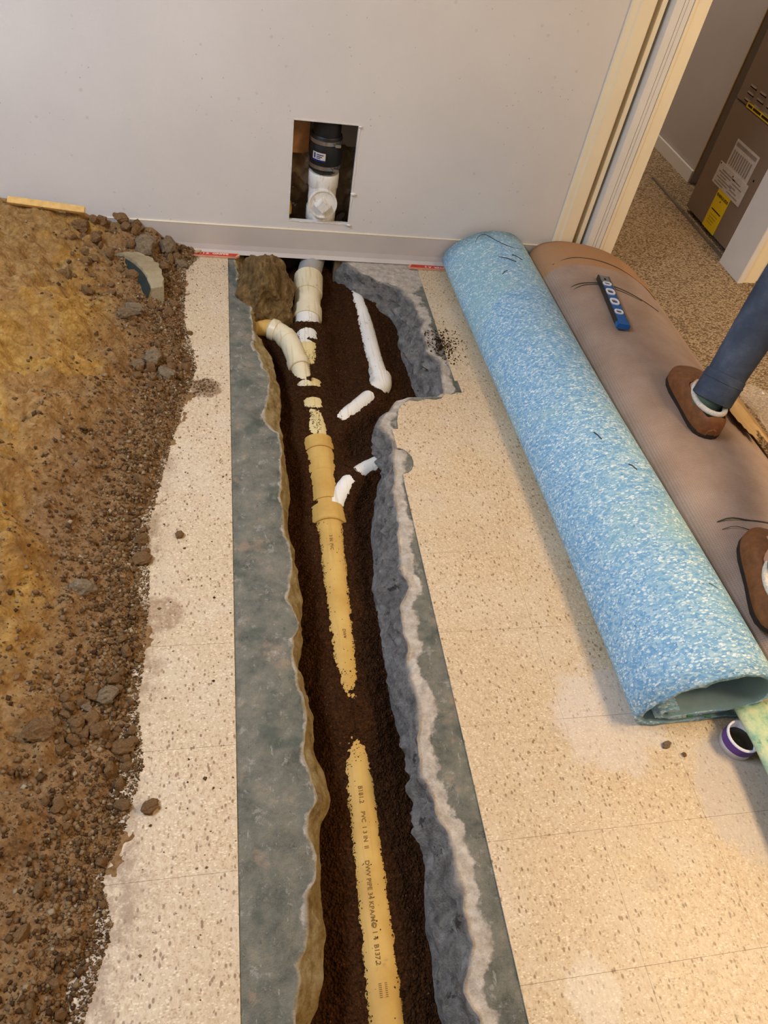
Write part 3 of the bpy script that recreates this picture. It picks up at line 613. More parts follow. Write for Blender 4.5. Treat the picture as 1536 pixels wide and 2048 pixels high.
crumbs('soil_crumbs', cx, cy, sample_grid(SZ, sx[0], sy[0], SG, cx, cy) + 0.0005, 0.0009 + 0.0024 * RS.rand(len(cx)) ** 3, MSO, soil)

def edge_crumbs(path, r_, ex, y0, y1, n, sig):
    P = np.array([p for p in path if p[2] < 0]); yy = y0 + (y1 - y0) * RS.rand(n); o = np.argsort(P[:, 1])
    px = np.interp(yy, P[o, 1], P[o, 0]); pz = np.interp(yy, P[o, 1], P[o, 2]); e = np.clip(ex(yy), 0, r_ * .95)
    hw_ = np.sqrt(np.maximum(r_ ** 2 - (r_ - e) ** 2, 0)); d = (hw_ + sig * RS.randn(n)) * np.where(RS.rand(n) < .5, -1, 1)
    few = np.where(e < 0.006, RS.rand(n) < .5, RS.rand(n) < .06); d = np.where(few, (RS.rand(n) * 2 - 1) * hw_, d)
    z = np.maximum(pz + np.sqrt(np.maximum(r_ ** 2 - d ** 2, 0)), sample_grid(SZ, sx[0], sy[0], SG, px + d, yy))
    return px + d, yy, z
E1 = [edge_crumbs(main, R3, ex_main, 0.1, 2.14, 3000, .0022), edge_crumbs(right, R2, ex_rgt, 1.90, 2.40, 350, .002), edge_crumbs(wye, R2, ex_wye, 1.33, 1.5, 200, .002)]
ex_, ey_, ez_ = [np.concatenate([q[i] for q in E1]) for i in range(3)]
crumbs('soil_crumbs', ex_, ey_, ez_ + 0.0003, 0.0007 + 0.0014 * RS.rand(len(ex_)) ** 2, MSO, soil)

# ---- main drain: stack in the wall, sweep, wye, coupling, long run
drain = empty('drain_pipe', (0.26, 1.2, -0.15), 'cream and white drain pipe running along the trench and up inside the wall hole', 'pipe')
def part(o): o.matrix_parent_inverse = Matrix.Translation(-Vector(o.parent.location)); return o
def sub(path, y0, y1): return [p for p in path if y1 <= p[1] <= y0 and p[2] < 0.2]
def ring_on(path, ya, yb):
    pts = [p for p in path]; out = []
    P = np.array(pts); o = np.argsort(P[:, 1]); 
    for yv in (ya, yb): out.append([np.interp(yv, P[o, 1], P[o, 0]), yv, np.interp(yv, P[o, 1], P[o, 2])])
    return [np.array(out[0]) * (1 - t) + np.array(out[1]) * t for t in np.linspace(0, 1, 5)]
def hub(name, path, ya, yb, r, mat, parent, bev=0.003, seg=28):
    P = ring_on(path, ya, yb); d = (P[-1] - P[0]) / np.linalg.norm(P[-1] - P[0])
    pts = [P[0], P[0], P[0] + d * bev, P[-1] - d * bev, P[-1], P[-1]]
    return part(tube(name, pts, [r * 0.80, r - bev, r, r, r - bev, r * 0.80], mat, parent, seg))
lowmain = [p for p in main if p[2] < 0.14]
part(tube('sweep_bend', [p for p in lowmain if p[1] > 2.40], R3 - 0.001, MPGY, drain, 28))
hub('coupling', main, 2.425, 2.335, 0.0525, MPM, drain)
part(tube('offset_bend', [p for p in main if 2.22 < p[1] < 2.36 and p[2] < 0.1], 0.0465, MPM, drain, 28))
hub('coupling', main, 2.262, 2.212, 0.0525, MPM, drain)
part(tube('drain_section', [p for p in main if 2.02 < p[1] < 2.26], R3, MPW, drain, 28))
part(tube('drain_section', [p for p in main if 1.56 < p[1] < 2.06], R3, MPI, drain, 28))
hub('coupling', main, 1.625, 1.575, 0.0525, MPC, drain)
hub('coupling', main, 1.575, 1.525, 0.0490, MPC, drain, 0.004)
part(tube('wye_fitting', [p for p in main if 1.33 < p[1] < 1.56], 0.0480, MPC, drain, 28))
hub('wye_hub', main, 1.512, 1.480, 0.0500, MPC, drain)
hub('wye_hub', main, 1.352, 1.292, 0.0530, MPC, drain)
lr = part(tube('drain_section', [p for p in main if p[1] < 1.40], R3, MPC, drain, 32))
part(tube('wye_branch', [p for p in wye if p[1] < 1.452], R2 + 0.001, MPW, drain, 24))
part(tube('wye_branch', [p for p in wye if p[1] > 1.430], R2, MPW, drain, 24))
for y in (2.048, 1.868, 1.775):
    hub('coupling', main, y + 0.022, y - 0.020, 0.0462, MPI, drain, 0.002)
# left elbow joining the drain
def hub_i(name, path, i, j, r, mat, parent):
    p0 = np.array(path[i]); p1 = np.array(path[j]); d = (p1 - p0) / np.linalg.norm(p1 - p0)
    return part(tube(name, [p0, p0, p0 + d * .002, p1 - d * .002, p1, p1], [r * .8, r - .002, r, r, r - .002, r * .8], mat, parent, 24))
part(tube('branch_stub', elbow[:10], R2, MPC, drain, 24))
part(tube('elbow', elbow[8:24], 0.0335, MPM, drain, 24))
hub_i('elbow_hub', elbow, 8, 11, 0.0372, MPM, drain); hub_i('elbow_hub', elbow, 14, 16, 0.0365, MPM, drain); hub_i('elbow_hub', elbow, 22, 24, 0.0375, MPM, drain)
part(tube('branch_stub', elbow[22:], R2, MPM, drain, 24))
# vertical stack in the wall
SXc, SYc = 0.330, 2.530
def vring(name, zs, rs, mat, x=SXc, y=SYc, parent=drain, seg=32): return part(tube(name, [(x, y, z) for z in zs], rs, mat, parent, seg))
vring('stack_pipe', [0.40, 0.95], [R3 * 1.04, R3 * 1.04], MBLK)
vring('rubber_coupling', [0.300, 0.300, 0.303, 0.334, 0.338, 0.384, 0.388, 0.412, 0.415, 0.415], [.03, .050, .0535, .0535, .0550, .0540, .0520, .0520, .050, .03], MBLK)
for z, r in ((0.318, 0.0552), (0.398, 0.0542)):
    b = vring('band_clamp', [z - 0.006, z - 0.006, z + 0.006, z + 0.006], [r - .004, r, r, r - .004], MSTEEL)
    boxes('clamp_screw', [(0.352, 0.372, SYc - r - 0.009, SYc - r + 0.008, z - 0.005, z + 0.005)], MSTEEL, drain, .002); part(COL.objects[-1])
vring('tee_hub', [0.240, 0.240, 0.243, 0.288, 0.291, 0.291], [.04, .0500, .0525, .0525, .050, .04], MPW)
vring('tee_body', [0.13, 0.26], [0.0485, 0.0485], MPW)
vring('tee_hub', [0.118, 0.118, 0.121, 0.165, 0.168, 0.168], [.04, .0500, .0525, .0525, .050, .04], MPW)
vring('stack_pipe', [0.04, 0.13], [R3, R3], MPGY)
cz = 0.205
def fring(name, ys_, rs, mat): return part(tube(name, [(SXc - 0.004, y, cz) for y in ys_], rs, mat, drain, 32))
fring('cleanout_neck', [2.515, 2.470], [0.047, 0.047], MPW)
V = []; F = []; pr = [(0.0005, 2.470), (0.0485, 2.470), (0.0505, 2.468), (0.0505, 2.460), (0.0490, 2.4575), (0.0450, 2.4575), (0.0432, 2.4600), (0.0005, 2.4605)]
for r_, y_ in pr:
    for k in range(36): V.append((SXc - 0.004 + r_ * math.cos(2 * PI * k / 36), y_, cz + r_ * math.sin(2 * PI * k / 36)))
for i in range(len(pr) - 1):
    for k in range(36): F.append((i * 36 + k, i * 36 + (k + 1) % 36, (i + 1) * 36 + (k + 1) % 36, (i + 1) * 36 + k))
pl_ = part(mesh_obj('cleanout_plug', V, F, MPW, drain, True)); pl_.data.set_sharp_from_angle(angle=math.radians(40))
s = 0.026
bm = bmesh.new(); r = bmesh.ops.create_cone(bm, cap_ends=True, segments=4, radius1=0.030, radius2=0.026, depth=0.022)
for v in bm.verts: v.co = Vector((SXc - 0.004 + v.co.x, 2.4515 - v.co.z, cz - 0.002 + v.co.y))
bmesh.ops.bevel(bm, geom=bm.edges[:], offset=0.002, segments=2, affect='EDGES')
part(bm_obj('square_boss', bm, MPW, drain))
# label on the rubber coupling, bent round it
def bent_patch(name, a0, a1, z0, z1, r, mat, n=8):
    V = []; F = []
    for i in range(n + 1):
        a = a0 + (a1 - a0) * i / n
        for z in (z0, z1): V.append((SXc + r * math.sin(a), SYc - r * math.cos(a), z))
    for i in range(n): F.append((2 * i, 2 * i + 2, 2 * i + 3, 2 * i + 1))
    return part(mesh_obj(name, V, F, mat, drain))
bent_patch('coupling_label', -0.95, -0.10, 0.343, 0.368, 0.0556, MPAPER)
bent_patch('label_band', -0.95, -0.10, 0.3395, 0.345, 0.0557, plain('navy_band', (30, 40, 110), .5))
for a0, a1, z0, z1 in ((-0.86, -0.74, .348, .365), (-0.66, -0.22, .359, .3625), (-0.66, -0.30, .353, .3565), (-0.66, -0.40, .348, .351)): bent_patch('label_print', a0, a1, z0, z1, 0.0558, MNAVY)
# printing on the long run
def pipe_print(body, yc, size, shift=0.0, sxx=1.0):
    me = text_mesh(body, size, size * 0.02); me.materials.clear(); me.materials.append(MFINK)
    P = np.array([p for p in main if p[1] < 1.45]); o = np.argsort(P[:, 1]); P = P[o]
    for v in me.vertices:
        y = yc - v.co.x * sxx; a = (v.co.y + shift) / R3
        x = np.interp(y, P[:, 1], P[:, 0]); z = np.interp(y, P[:, 1], P[:, 2])
        v.co = Vector((x + (R3 + 0.0004) * math.sin(a), y, z + (R3 + 0.0004) * math.cos(a)))
    part(link(bpy.data.objects.new('lettering', me), drain))
pipe_print('3 IN  PVC', 1.21, 0.012, -0.004); pipe_print('DWV', 0.93, 0.011, 0.004)
pipe_print('B181.2', 0.545, 0.013, -0.004); pipe_print('PVC  1 3 IN  II', 0.475, 0.012, -0.004); pipe_print('DWV PIPE 34 KPA/MG', 0.36, 0.012, -0.006); pipe_print('D 1 4  B137.2', 0.275, 0.012, -0.005)
pipe_print('||||||||', 0.203, 0.016, 0.0, 0.7)
# right branch
br = empty('branch_pipe', (0.49, 2.0, -0.13), 'white branch pipe with an elbow in the right side of the trench', 'pipe')
i0 = 24
part(tube('branch_section', right[:i0], R2, MPW, br, 24))
part(tube('elbow', right[22:32], 0.0345, MPW, br, 24))
hub_i('elbow_hub', right, 21, 23, 0.0375, MPW, br); hub_i('elbow_hub', right, 29, 31, 0.0365, MPW, br)
part(tube('branch_section', right[30:], R2, MPW, br, 24))

# ------------------------------------------------------------------ stones
def rock_mesh(name, sub_, amp, seed, mat, freq=1.6, flat=1.0):
    bm = bmesh.new(); bmesh.ops.create_icosphere(bm, subdivisions=sub_, radius=1.0)
    rs = random.Random(seed); planes = []
    for _ in range(9):
        d = Vector((rs.uniform(-1, 1), rs.uniform(-1, 1), rs.uniform(-1, 1))).normalized(); planes.append((d, rs.uniform(0.55, 0.92)))
    co = np.array([v.co[:] for v in bm.verts])
    for v in bm.verts:
        nn = mnoise.fractal(v.co * freq + Vector((seed * 3.1, seed, 0)), 0.8, 2.1, 5) * 0.6
        p = v.co.copy()
        for d, h in planes:
            e = p.dot(d)
            if e > h: p -= d * (e - h) * 0.85
        v.co = p * (1 + amp * float(nn)); v.co.z *= flat
    me = bpy.data.meshes.new(name); bm.to_mesh(me); bm.free(); me.materials.append(mat)
    me.polygons.foreach_set('use_smooth', [False] * len(me.polygons)); return me
boulder_me = rock_mesh('boulder', 5, 0.42, 5, MR3, 1.7)
bo = link(bpy.data.objects.new('boulder', boulder_me)); bo.location = (0.128, 2.235, -0.03); bo.scale = (0.105, 0.150, 0.115); bo.rotation_euler = (0.5, 0.0, -0.15)
tag(bo, 'large brown boulder lodged at the head of the trench left of the drain', 'rock')

# ------------------------------------------------------------------ dirt mound
ED = [(-0.094, 2.475), (-0.158, 2.334), (-0.156, 2.038), (-0.112, 1.809), (-0.169, 1.483), (-0.212, 1.187), (-0.198, 0.97), (-0.199, 0.844), (-0.204, 0.709), (-0.186, 0.597), (-0.214, 0.466), (-0.24, 0.404), (-0.217, 0.334), (-0.232, 0.266), (-0.247, 0.204), (-0.28, 0.0), (-0.36, -0.3), (-0.5, -0.6)]
fED = fn(ED)
DD = 0.0055
dx = np.arange(-1.75, -0.05, DD); dy = np.arange(-0.6, 2.468, DD)
XD, YD = np.meshgrid(dx, dy)
def dirt_h(x, y):
    d = fED(y) + 0.030 * fbm(y * 9, x * 0 + 2, 3, 61) + 0.035 * fbm(x * 16, y * 16, 3, 62) - x
    slope = 0.62 + (0.30 - 0.62) * sstep(1.75, 2.40, y); slope = slope * (0.75 + 0.25 * sstep(0.1, 0.9, y)) 
    d0 = np.clip(d, 0, None)
    h = np.where(d0 < 0.12, 0.30 * d0, 0.036 + slope * (d0 - 0.12))
    cap = 0.50 - 0.27 * sstep(1.9, 2.45, y); h = cap * (1 - np.exp(-h / cap * 1.15))
    k = sstep(0.05, 0.22, d0)
    h = h + k * (0.060 * fbm(x * 5, y * 5, 3, 63) + 0.045 * np.abs(fbm(x * 12, y * 12, 3, 64)) + 0.024 * fbm(x * 30, y * 30, 3, 65))
    h = h + sstep(0.0, 0.03, d) * (0.004 + 0.012 * (0.4 + fbm(x * 55, y * 55, 2, 66))) + 0.004 * vnoise(x * 120, y * 120, 67) * sstep(0.0, 0.02, d)
    thin = 0.0006 + 0.010 * fbm(x * 75, y * 75, 3, 77) - 0.16 * np.clip(-d, 0, 1)
    return np.where(d > 0.0, np.maximum(h, thin), np.where(d > -0.035, thin, -0.012)), d
HD, dist_d = dirt_h(XD, YD)
dirt = mesh_obj('dirt_mound', np.stack([XD, YD, HD], -1).reshape(-1, 3), grid_faces(len(dy), len(dx)), MD, None, True)
a = dirt.data.attributes.new('gravel', 'FLOAT', 'POINT'); a.data.foreach_set('value', (sstep(0.26, 0.13, dist_d + 0.12 * fbm(XD * 8, YD * 8, 3, 71)) * 0.9).astype(np.float32).ravel())
stuff(dirt); tag(dirt, 'tall mound of excavated ochre and brown dirt on the left floor', 'dirt')
def dz(x, y): return float(max(dirt_h(np.array([x]), np.array([y]))[0][0], 0.0))
n = 42000
cy = -0.3 + 2.76 * RS.rand(n); off = RS.exponential(0.085, n) - 0.03; cx = fED(cy) - off
kp = (cx > -1.1) & (off > -0.02) ; cx = cx[kp]; cy = cy[kp]; off = off[kp]
hh = np.maximum(dirt_h(cx, cy)[0], 0.0)
rad = 0.0013 + 0.0065 * RS.rand(len(cx)) ** 5 * np.where(off < 0.0, 0.5, 1.0)
crumbs('dirt_crumbs', cx, cy, hh + rad * 0.25, rad, MCR, dirt)
# loose grit scattered on the tiles and on the lip by the niche
n = 420; gx = np.concatenate([-0.16 + 0.16 * RS.rand(170) ** 1.4, -0.072 + 0.022 * RS.randn(250)]); gy = np.concatenate([0.1 + 2.3 * RS.rand(170), 1.708 + 0.020 * RS.randn(250)])
g1 = crumbs('loose_grit', gx, gy, np.full(n, 0.0010), 0.001 + 0.0028 * RS.rand(n) ** 2, MCR); tag(g1, 'sparse loose grit scattered on the left strip of tiles', 'grit')
n = 420; gx = 0.683 + 0.022 * RS.randn(n) + 0.05 * (RS.rand(n) ** 3); gy = 1.955 + 0.045 * RS.randn(n)
kp = gx > fRT(gy) + 0.006; gx = gx[kp]; gy = gy[kp]
g2 = crumbs('spilled_soil', gx, gy, np.full(len(gx), 0.0012), 0.0012 + 0.0026 * RS.rand(len(gx)), MSO); tag(g2, 'small spill of dark soil on the floor right of the trench niche', 'soil')

# stones: bigger ones each with its own label
protos = [rock_mesh('rock', 3, 0.46, 20 + i, MR1, 1.8) for i in range(5)] + [rock_mesh('rock', 3, 0.46, 40 + i, MR2, 1.8) for i in range(4)]
clods = [rock_mesh('dirt_clod', 2, 0.35, 60 + i, MR1, 2.0) for i in range(8)]
def rock(me, x, y, sc, rot, label, lift=0.55, group=None, name='rock', z=None):
    if name == 'rock' and z is None: sc = tuple(v * 0.8 for v in sc)
    o = link(bpy.data.objects.new(name, me)); o.scale = sc; o.rotation_euler = rot
    o.location = (x, y, (dz(x, y) if z is None else z) + sc[2] * lift); tag(o, label, 'rock' if name != 'dirt_clod' else 'clod', group); return o
rock(protos[5], -0.265, 2.36, (0.052, 0.055, 0.036), (0.3, 0.2, 0.4), 'pale broken concrete lump behind the curved slab fragment near the baseboard', .5)
rock(protos[6], -0.195, 2.405, (0.034, 0.050, 0.040), (0.2, 0.5, 0.2), 'upright grey stone leaning near the left carpet tack strip', .6)
rock(protos[7], -0.155, 2.36, (0.028, 0.030, 0.024), (0.8, 0.2, 1.2), 'small grey angular stone at the mound corner beside the bare tile', .6)
rock(protos[0], -0.345, 2.43, (0.036, 0.026, 0.022), (0.1, 0.4, 0.5), 'brown stone with a yellow end touching the baseboard', .9)
rock(protos[1], -0.30, 2.445, (0.024, 0.02, 0.024), (0.5, 0.1, 0.1), 'dark round clod against the baseboard beside the yellow ended stone', 1.0)
rock(protos[2], -0.405, 2.43, (0.026, 0.024, 0.028), (0.1, 0.9, 0.5), 'reddish brown stone against the baseboard right of the wood lath', .9)
rock(protos[3], -0.46, 2.38, (0.045, 0.03, 0.024), (0.3, 0.1, 0.8), 'flat brown stone just right of the end of the wood lath', .7)
rock(protos[8], -0.275, 1.985, (0.042, 0.026, 0.022), (0.2, 0.1, -0.4), 'pinkish flat stone low on the mound below the curved slab fragment', .6)
rock(protos[6], -0.29, 1.92, (0.032, 0.022, 0.020), (0.4, 0.1, 0.3), 'tan stone just below the pinkish flat stone', .6)
rock(protos[5], -0.21, 1.765, (0.036, 0.034, 0.028), (0.3, 0.6, 0.4), 'pale grey stone in the stone cluster at mid edge of the mound', .6)
rock(protos[7], -0.172, 1.725, (0.026, 0.034, 0.024), (0.2, 0.2, 0.9), 'whitish oval stone at the outer tip of the mid edge cluster', .6)
rock(protos[8], -0.25, 1.735, (0.026, 0.020, 0.016), (0.2, 0.2, 0.1), 'pale flake of stone on the inner side of the mid edge cluster', .6)
rock(protos[0], -0.2, 1.078, (0.028, 0.022, 0.016), (0.05, 0.05, 0.1), 'smooth reddish oval cobble at the mound edge', .7)
rock(protos[1], -0.205, 1.135, (0.020, 0.017, 0.015), (0.2, 0.05, 0.4), 'brown pebble just behind the reddish oval cobble', .7)
rock(protos[6], -0.305, 0.965, (0.034, 0.026, 0.022), (0.5, 0.2, 0.2), 'grey wedge stone on the ochre slope left of the dusty smudge', .5)
rock(protos[3], -0.21, 1.31, (0.036, 0.018, 0.016), (0.2, 0.4, -0.3), 'dark pointed clod jutting onto the tiles at the mound edge', .6)
rock(protos[5], -0.238, 0.728, (0.030, 0.022, 0.020), (0.2, 0.5, 0.4), 'flat grey stone topping the lower stone cluster', .6)
rock(protos[2], -0.246, 0.655, (0.024, 0.024, 0.019), (0.6, 0.2, 0.4), 'tan angular stone in the middle of the lower stone cluster', .6)
rock(protos[4], -0.205, 0.63, (0.028, 0.021, 0.018), (0.1, 0.2, 0.2), 'brown blocky clod at the right tip of the lower stone cluster', .6)
rock(protos[7], -0.275, 0.705, (0.022, 0.010, 0.012), (0.1, 0.2, -0.6), 'bluish white chip left in the lower stone cluster', .7)
rock(protos[0], -0.12, 1.15, (0.010, 0.010, 0.009), (0, 0, 0), 'single round pebble alone on the tiles right of the oval cobble', .6, None, 'rock', 0.0)
rock(protos[4], -0.150, 0.515, (0.016, 0.013, 0.011), (0.2, 0, 0.5), 'brown lump alone on the tiles below the lower stone cluster', .6, None, 'rock', 0.0)
rock(protos[3], -0.115, 1.965, (0.010, 0.009, 0.008), (0.2, 0, 0.5), 'dark pebble on the tiles beside the upper edge of the mound', .6, None, 'rock', 0.0)
rock(protos[1], -0.340, 0.64, (0.036, 0.026, 0.016), (0.1, 0.1, 0.2), 'broad flat ochre clod on the lower mound', .5)
rock(protos[6], 0.895, 0.545, (0.012, 0.008, 0.005), (0.2, 0, 0.5), 'reddish brown chip on the dusty tile below the blue pad roll', .6, None, 'rock', 0.0)
rock(protos[0], 0.925, 0.52, (0.005, 0.005, 0.004), (0.2, 0, 0.5), 'tiny dark crumb beside the reddish chip on the dusty tile', .6, None, 'rock', 0.0)
CL = [('small brown clod in the heap of clods at the foot of the back wall', 'clods at the foot of the wall'), ('small brown clod in the stone cluster halfway along the mound edge', 'clods of the middle cluster'),
      ('small brown clod in the stone cluster near the lower end of the mound edge', 'clods of the lower cluster'), ('small loose clod of dirt lying along the gravelly edge of the mound', 'loose clods along the mound edge')]
for i in range(230):
    if i < 60: y = random.uniform(2.0, 2.44); off_ = random.uniform(0.0, 0.32); q = 0
    elif i < 100: y = random.gauss(1.74, 0.06); off_ = random.uniform(-0.005, 0.13); q = 1
    elif i < 140: y = random.gauss(0.66, 0.07); off_ = random.uniform(-0.005, 0.12); q = 2
    else: y = random.uniform(0.15, 1.9); off_ = random.expovariate(14) - 0.012; q = 3
    x = float(fED(np.array([y]))[0]) - off_
    r = random.uniform(0.006, 0.012) * (1.5 if i < 60 and random.random() < .5 else 1) * (1.25 if i < 140 else 1)
    rock(random.choice(clods), x, y, (r * random.uniform(.8, 1.5), r * random.uniform(.8, 1.2), r * random.uniform(.6, 1)), (random.uniform(0, 6), random.uniform(0, 6), random.uniform(0, 6)),
         CL[q][0], .5, CL[q][1], 'dirt_clod')
# curved broken slab piece, flat side with dark old flooring
cf = empty('slab_fragment', (-0.255, 2.19, dz(-0.255, 2.19) + 0.02), 'curved broken slab fragment with a dark tiled face standing in the mound', 'rubble')
def frag(name, w0, w1, mat, off):
    A = catmull([(-0.075, 0.085, 0.030), (-0.045, 0.062, 0.042), (0.0, 0.015, 0.044), (0.028, -0.035, 0.036), (0.040, -0.085, 0.014)], 5)
    V = []; F = []
    for i, p in enumerate(A):
        t = i / (len(A) - 1); wv = 0.016 + 0.012 * math.sin(PI * t) + 0.003 * math.sin(i * 2.3)
        V += [(p[0] - wv + off, p[1] - 0.004, p[2]), (p[0] + wv, p[1] + wv * .4, p[2] + 0.003 * math.sin(i * 1.7)), (p[0] + wv * .9, p[1], p[2] - 0.06), (p[0] - wv - 0.025, p[1] - 0.02, p[2] - 0.065)]
    m_ = len(A)
    for i in range(m_ - 1):
        for q in range(4): F.append((4 * i + q, 4 * i + (q + 1) % 4, 4 * i + 4 + (q + 1) % 4, 4 * i + 4 + q))
    F += [(0, 3, 2, 1), (4 * m_ - 4, 4 * m_ - 3, 4 * m_ - 2, 4 * m_ - 1)]
    bm = bmesh.new(); vs = [bm.verts.new(v) for v in V]
    for f in F: bm.faces.new([vs[i] for i in f])
    return bm_obj(name, bm, mat, cf)
frag('concrete_body', 0, 0, mk_rock('aggregate_concrete', (150, 130, 96), (200, 182, 146), (214, 200, 170)), 0)
A = catmull([(-0.094, 0.078, 0.026), (-0.066, 0.052, 0.036), (-0.028, 0.008, 0.038), (0.004, -0.040, 0.032), (0.022, -0.088, 0.012)], 4); V = []; F = []
for p in A: V += [(p[0] - 0.002, p[1] - 0.005, p[2]), (p[0] - 0.028, p[1] - 0.024, p[2] - 0.055)]
for i in range(len(A) - 1): F.append((2 * i, 2 * i + 1, 2 * i + 3, 2 * i + 2))
mesh_obj('old_flooring', V, F, plain('dark_green_mastic', (46, 52, 48), 0.6, 0.25), cf)

# wood lath on the mound, tack strips
lath = boxes('wood_lath', [(-0.115, 0.115, -0.012, 0.012, -0.006, 0.006)], MWOOD, None, 0.001)
lath.location = (-0.565, 2.415, 0.158); lath.rotation_euler = (0.5, 0.07, -0.02); tag(lath, 'pale wood lath lying on the mound against the wall', 'lath')
def tack(x0, x1, y, lab, words):
    t = empty('tack_strip', ((x0 + x1) / 2, y, 0), lab, 'tack strip', None)
    L = (x1 - x0) / 2
    v = [(-L, -0.012), (L - 0.012, -0.012), (L, 0.0), (L - 0.004, 0.012), (-L, 0.012)]
    o = prism('wood_strip', v, 0.0005, 0.0075, MTACK, t)
    o2 = prism('red_print', [(-L + 0.002, -0.0105), (L - 0.016, -0.0105), (L - 0.006, 0.009), (-L + 0.002, 0.009)], 0.0075, 0.0079, MRED, t)
    lettering(words, 0.0135, MWHT, t, Matrix.Translation((0.01, 0.001, 0.0082)), .0003, 1.35)
    for k in range(4):
        tube('tack', [(-L + 0.02 + k * L * .5, -0.008, 0.0075), (-L + 0.021 + k * L * .5, -0.006, 0.012)], [0.0009, 0.0002], MSTEEL, t, 6)
    return t
t1 = tack(-0.155, 0.044, 2.440, 'red printed wooden tack strip at the baseboard beside the mound', 'S I Z  GRIPPE'); t1.rotation_euler = (0, 0, -0.01)
t2 = tack(-0.125, 0.125, 2.432, 'red printed wooden tack strip partly under the blue pad roll', 'GRIPPER  A S'); t2.location = (0.785, 2.432, 0); t2.rotation_euler = (0, 0, PI - 0.02)
bm = bmesh.new(); bmesh.ops.create_cone(bm, cap_ends=True, segments=8, radius1=0.006, radius2=0.004, depth=0.02)
o = bm_obj('bent_nail', bm, MTAN); o.location = (-0.098, 2.436, 0.016); o.rotation_euler = (0.6, 1.0, 0.4); tag(o, 'pale splinter lying on the left tack strip', 'splinter')

# ------------------------------------------------------------------ rolled pad and rolled carpet
def spiral_sheet(name, prof, frames, thick, mat, parent=None, rag=0.0, seed=0, inner=None):
    """prof: open curve in unit (u,v); frames: list of (y, x0, x1, h)"""
    C = np.array(catmull(prof, 6)); V = []; F = []; ring = None
    for fi, (y, x0, x1, h) in enumerate(frames):
        W = np.stack([x0 + C[:, 0] * (x1 - x0), C[:, 1] * h], 1)
        T = np.gradient(W, axis=0); T /= np.linalg.norm(T, axis=1)[:, None] + 1e-9; Nn = np.stack([-T[:, 1], T[:, 0]], 1)
        A_ = W + Nn * thick / 2; B_ = W - Nn * thick / 2
        ring = np.concatenate([A_, B_[::-1]]); ring[:, 1] = np.maximum(ring[:, 1], 0.001)
        yy = np.full(len(ring), y)
        if rag and fi in (0, len(frames) - 1): yy = yy + rag * fbm(np.arange(len(ring)) * 0.35, np.zeros(len(ring)) + fi, 3, seed)
        V += [(p[0], q, p[1]) for p, q in zip(ring, yy)]
    n = len(ring); nf = len(frames); hN = n // 2
    for i in range(nf - 1):
        for k in range(n):
            k2 = (k + 1) % n; F.append((i * n + k, i * n + k2, (i + 1) * n + k2, (i + 1) * n + k))
    for i, base_ in ((0, 0), (1, (nf - 1) * n)):
        for k in range(hN - 1): F.append((base_ + k, base_ + k + 1, base_ + n - 2 - k, base_ + n - 1 - k))
    bm = bmesh.new(); vs = [bm.verts.new(v) for v in V]
    for f in F: bm.faces.new([vs[i] for i in f])
    if inner:
        for fi, f in enumerate(bm.faces):
            if fi < (nf - 1) * n and (fi % n) >= hN: f.material_index = 1
    o = bm_obj(name, bm, mat, parent, True)
    if inner: o.data.materials.append(inner)
    return o
pad_prof = [(0.93, 0.04), (0.5, 0.035), (0.15, 0.04), (0.02, 0.16), (0.03, 0.38), (0.16, 0.66), (0.36, 0.88), (0.58, 0.97), (0.78, 0.93), (0.92, 0.78), (0.985, 0.55), (0.94, 0.36), (0.84, 0.26), (0.6, 0.19), (0.36, 0.145), (0.22, 0.15), (0.165, 0.21), (0.19, 0.285), (0.26, 0.31), (0.31, 0.27)]
padr = empty('carpet_pad_roll', (0.97, 0.6, 0), 'long roll of speckled blue carpet padding lying on the tile floor', 'carpet pad')
fr = []
for i, t in enumerate(np.linspace(0, 1, 26)):
    y = 0.592 + (2.445 - 0.592) * t
    fr.append((y, 0.828 - 0.032 * t + 0.006 * math.sin(5 * t), 1.112 - 0.024 * t + 0.006 * math.sin(7 * t + 1), 0.200 - 0.042 * t))
ps = spiral_sheet('rolled_sheet', pad_prof, fr, 0.0125, MPAD, padr, 0.006, 5, plain('pad_film_side', (126, 158, 172), .5, .3, 0, .08, 20)); part(ps)
def prof_top(prof, u):
    C = np.array(catmull(prof, 6)); o = []
    for i in range(len(C) - 1):
        a, b = C[i], C[i + 1]
        if (a[0] - u) * (b[0] - u) <= 0 and abs(a[0] - b[0]) > 1e-9:
            t = (u - a[0]) / (b[0] - a[0]); o.append(a[1] + (b[1] - a[1]) * t)
    return max(o) if o else 0.0
def pad_z(x, y):
    t = (y - 0.592) / (2.445 - 0.592); x0 = 0.828 - 0.032 * t; x1 = 1.112 - 0.024 * t
    u = min(max((x - x0) / (x1 - x0), 0.02), 0.98); return prof_top(pad_prof, u) * (0.200 - 0.042 * t) + 0.0065
def on_pad(pts): return [(x, y, pad_z(x, y) + 0.0008) for x, y in pts]
part(tube('loose_thread', catmull(on_pad([(0.845, 2.10), (0.85, 2.22), (0.865, 2.33), (0.89, 2.41), (0.92, 2.425), (0.95, 2.37), (0.985, 2.33), (1.03, 2.33), (1.045, 2.36), (1.04, 2.42)]), 4), 0.0012, MYARN, padr, 6))
for (a_, b_) in (((0.93, 2.26), (0.98, 2.22)), ((0.98, 2.27), (1.01, 2.24)), ((0.915, 2.15), (0.935, 2.165)), ((1.03, 0.82), (1.055, 0.80)), ((0.99, 1.2), (1.005, 1.18)), ((0.945, 1.33), (0.955, 1.30))):
    part(tube('loose_thread', on_pad([a_, ((a_[0] + b_[0]) / 2, (a_[1] + b_[1]) / 2 + .004), b_]), 0.0016, MYARN, padr, 6))
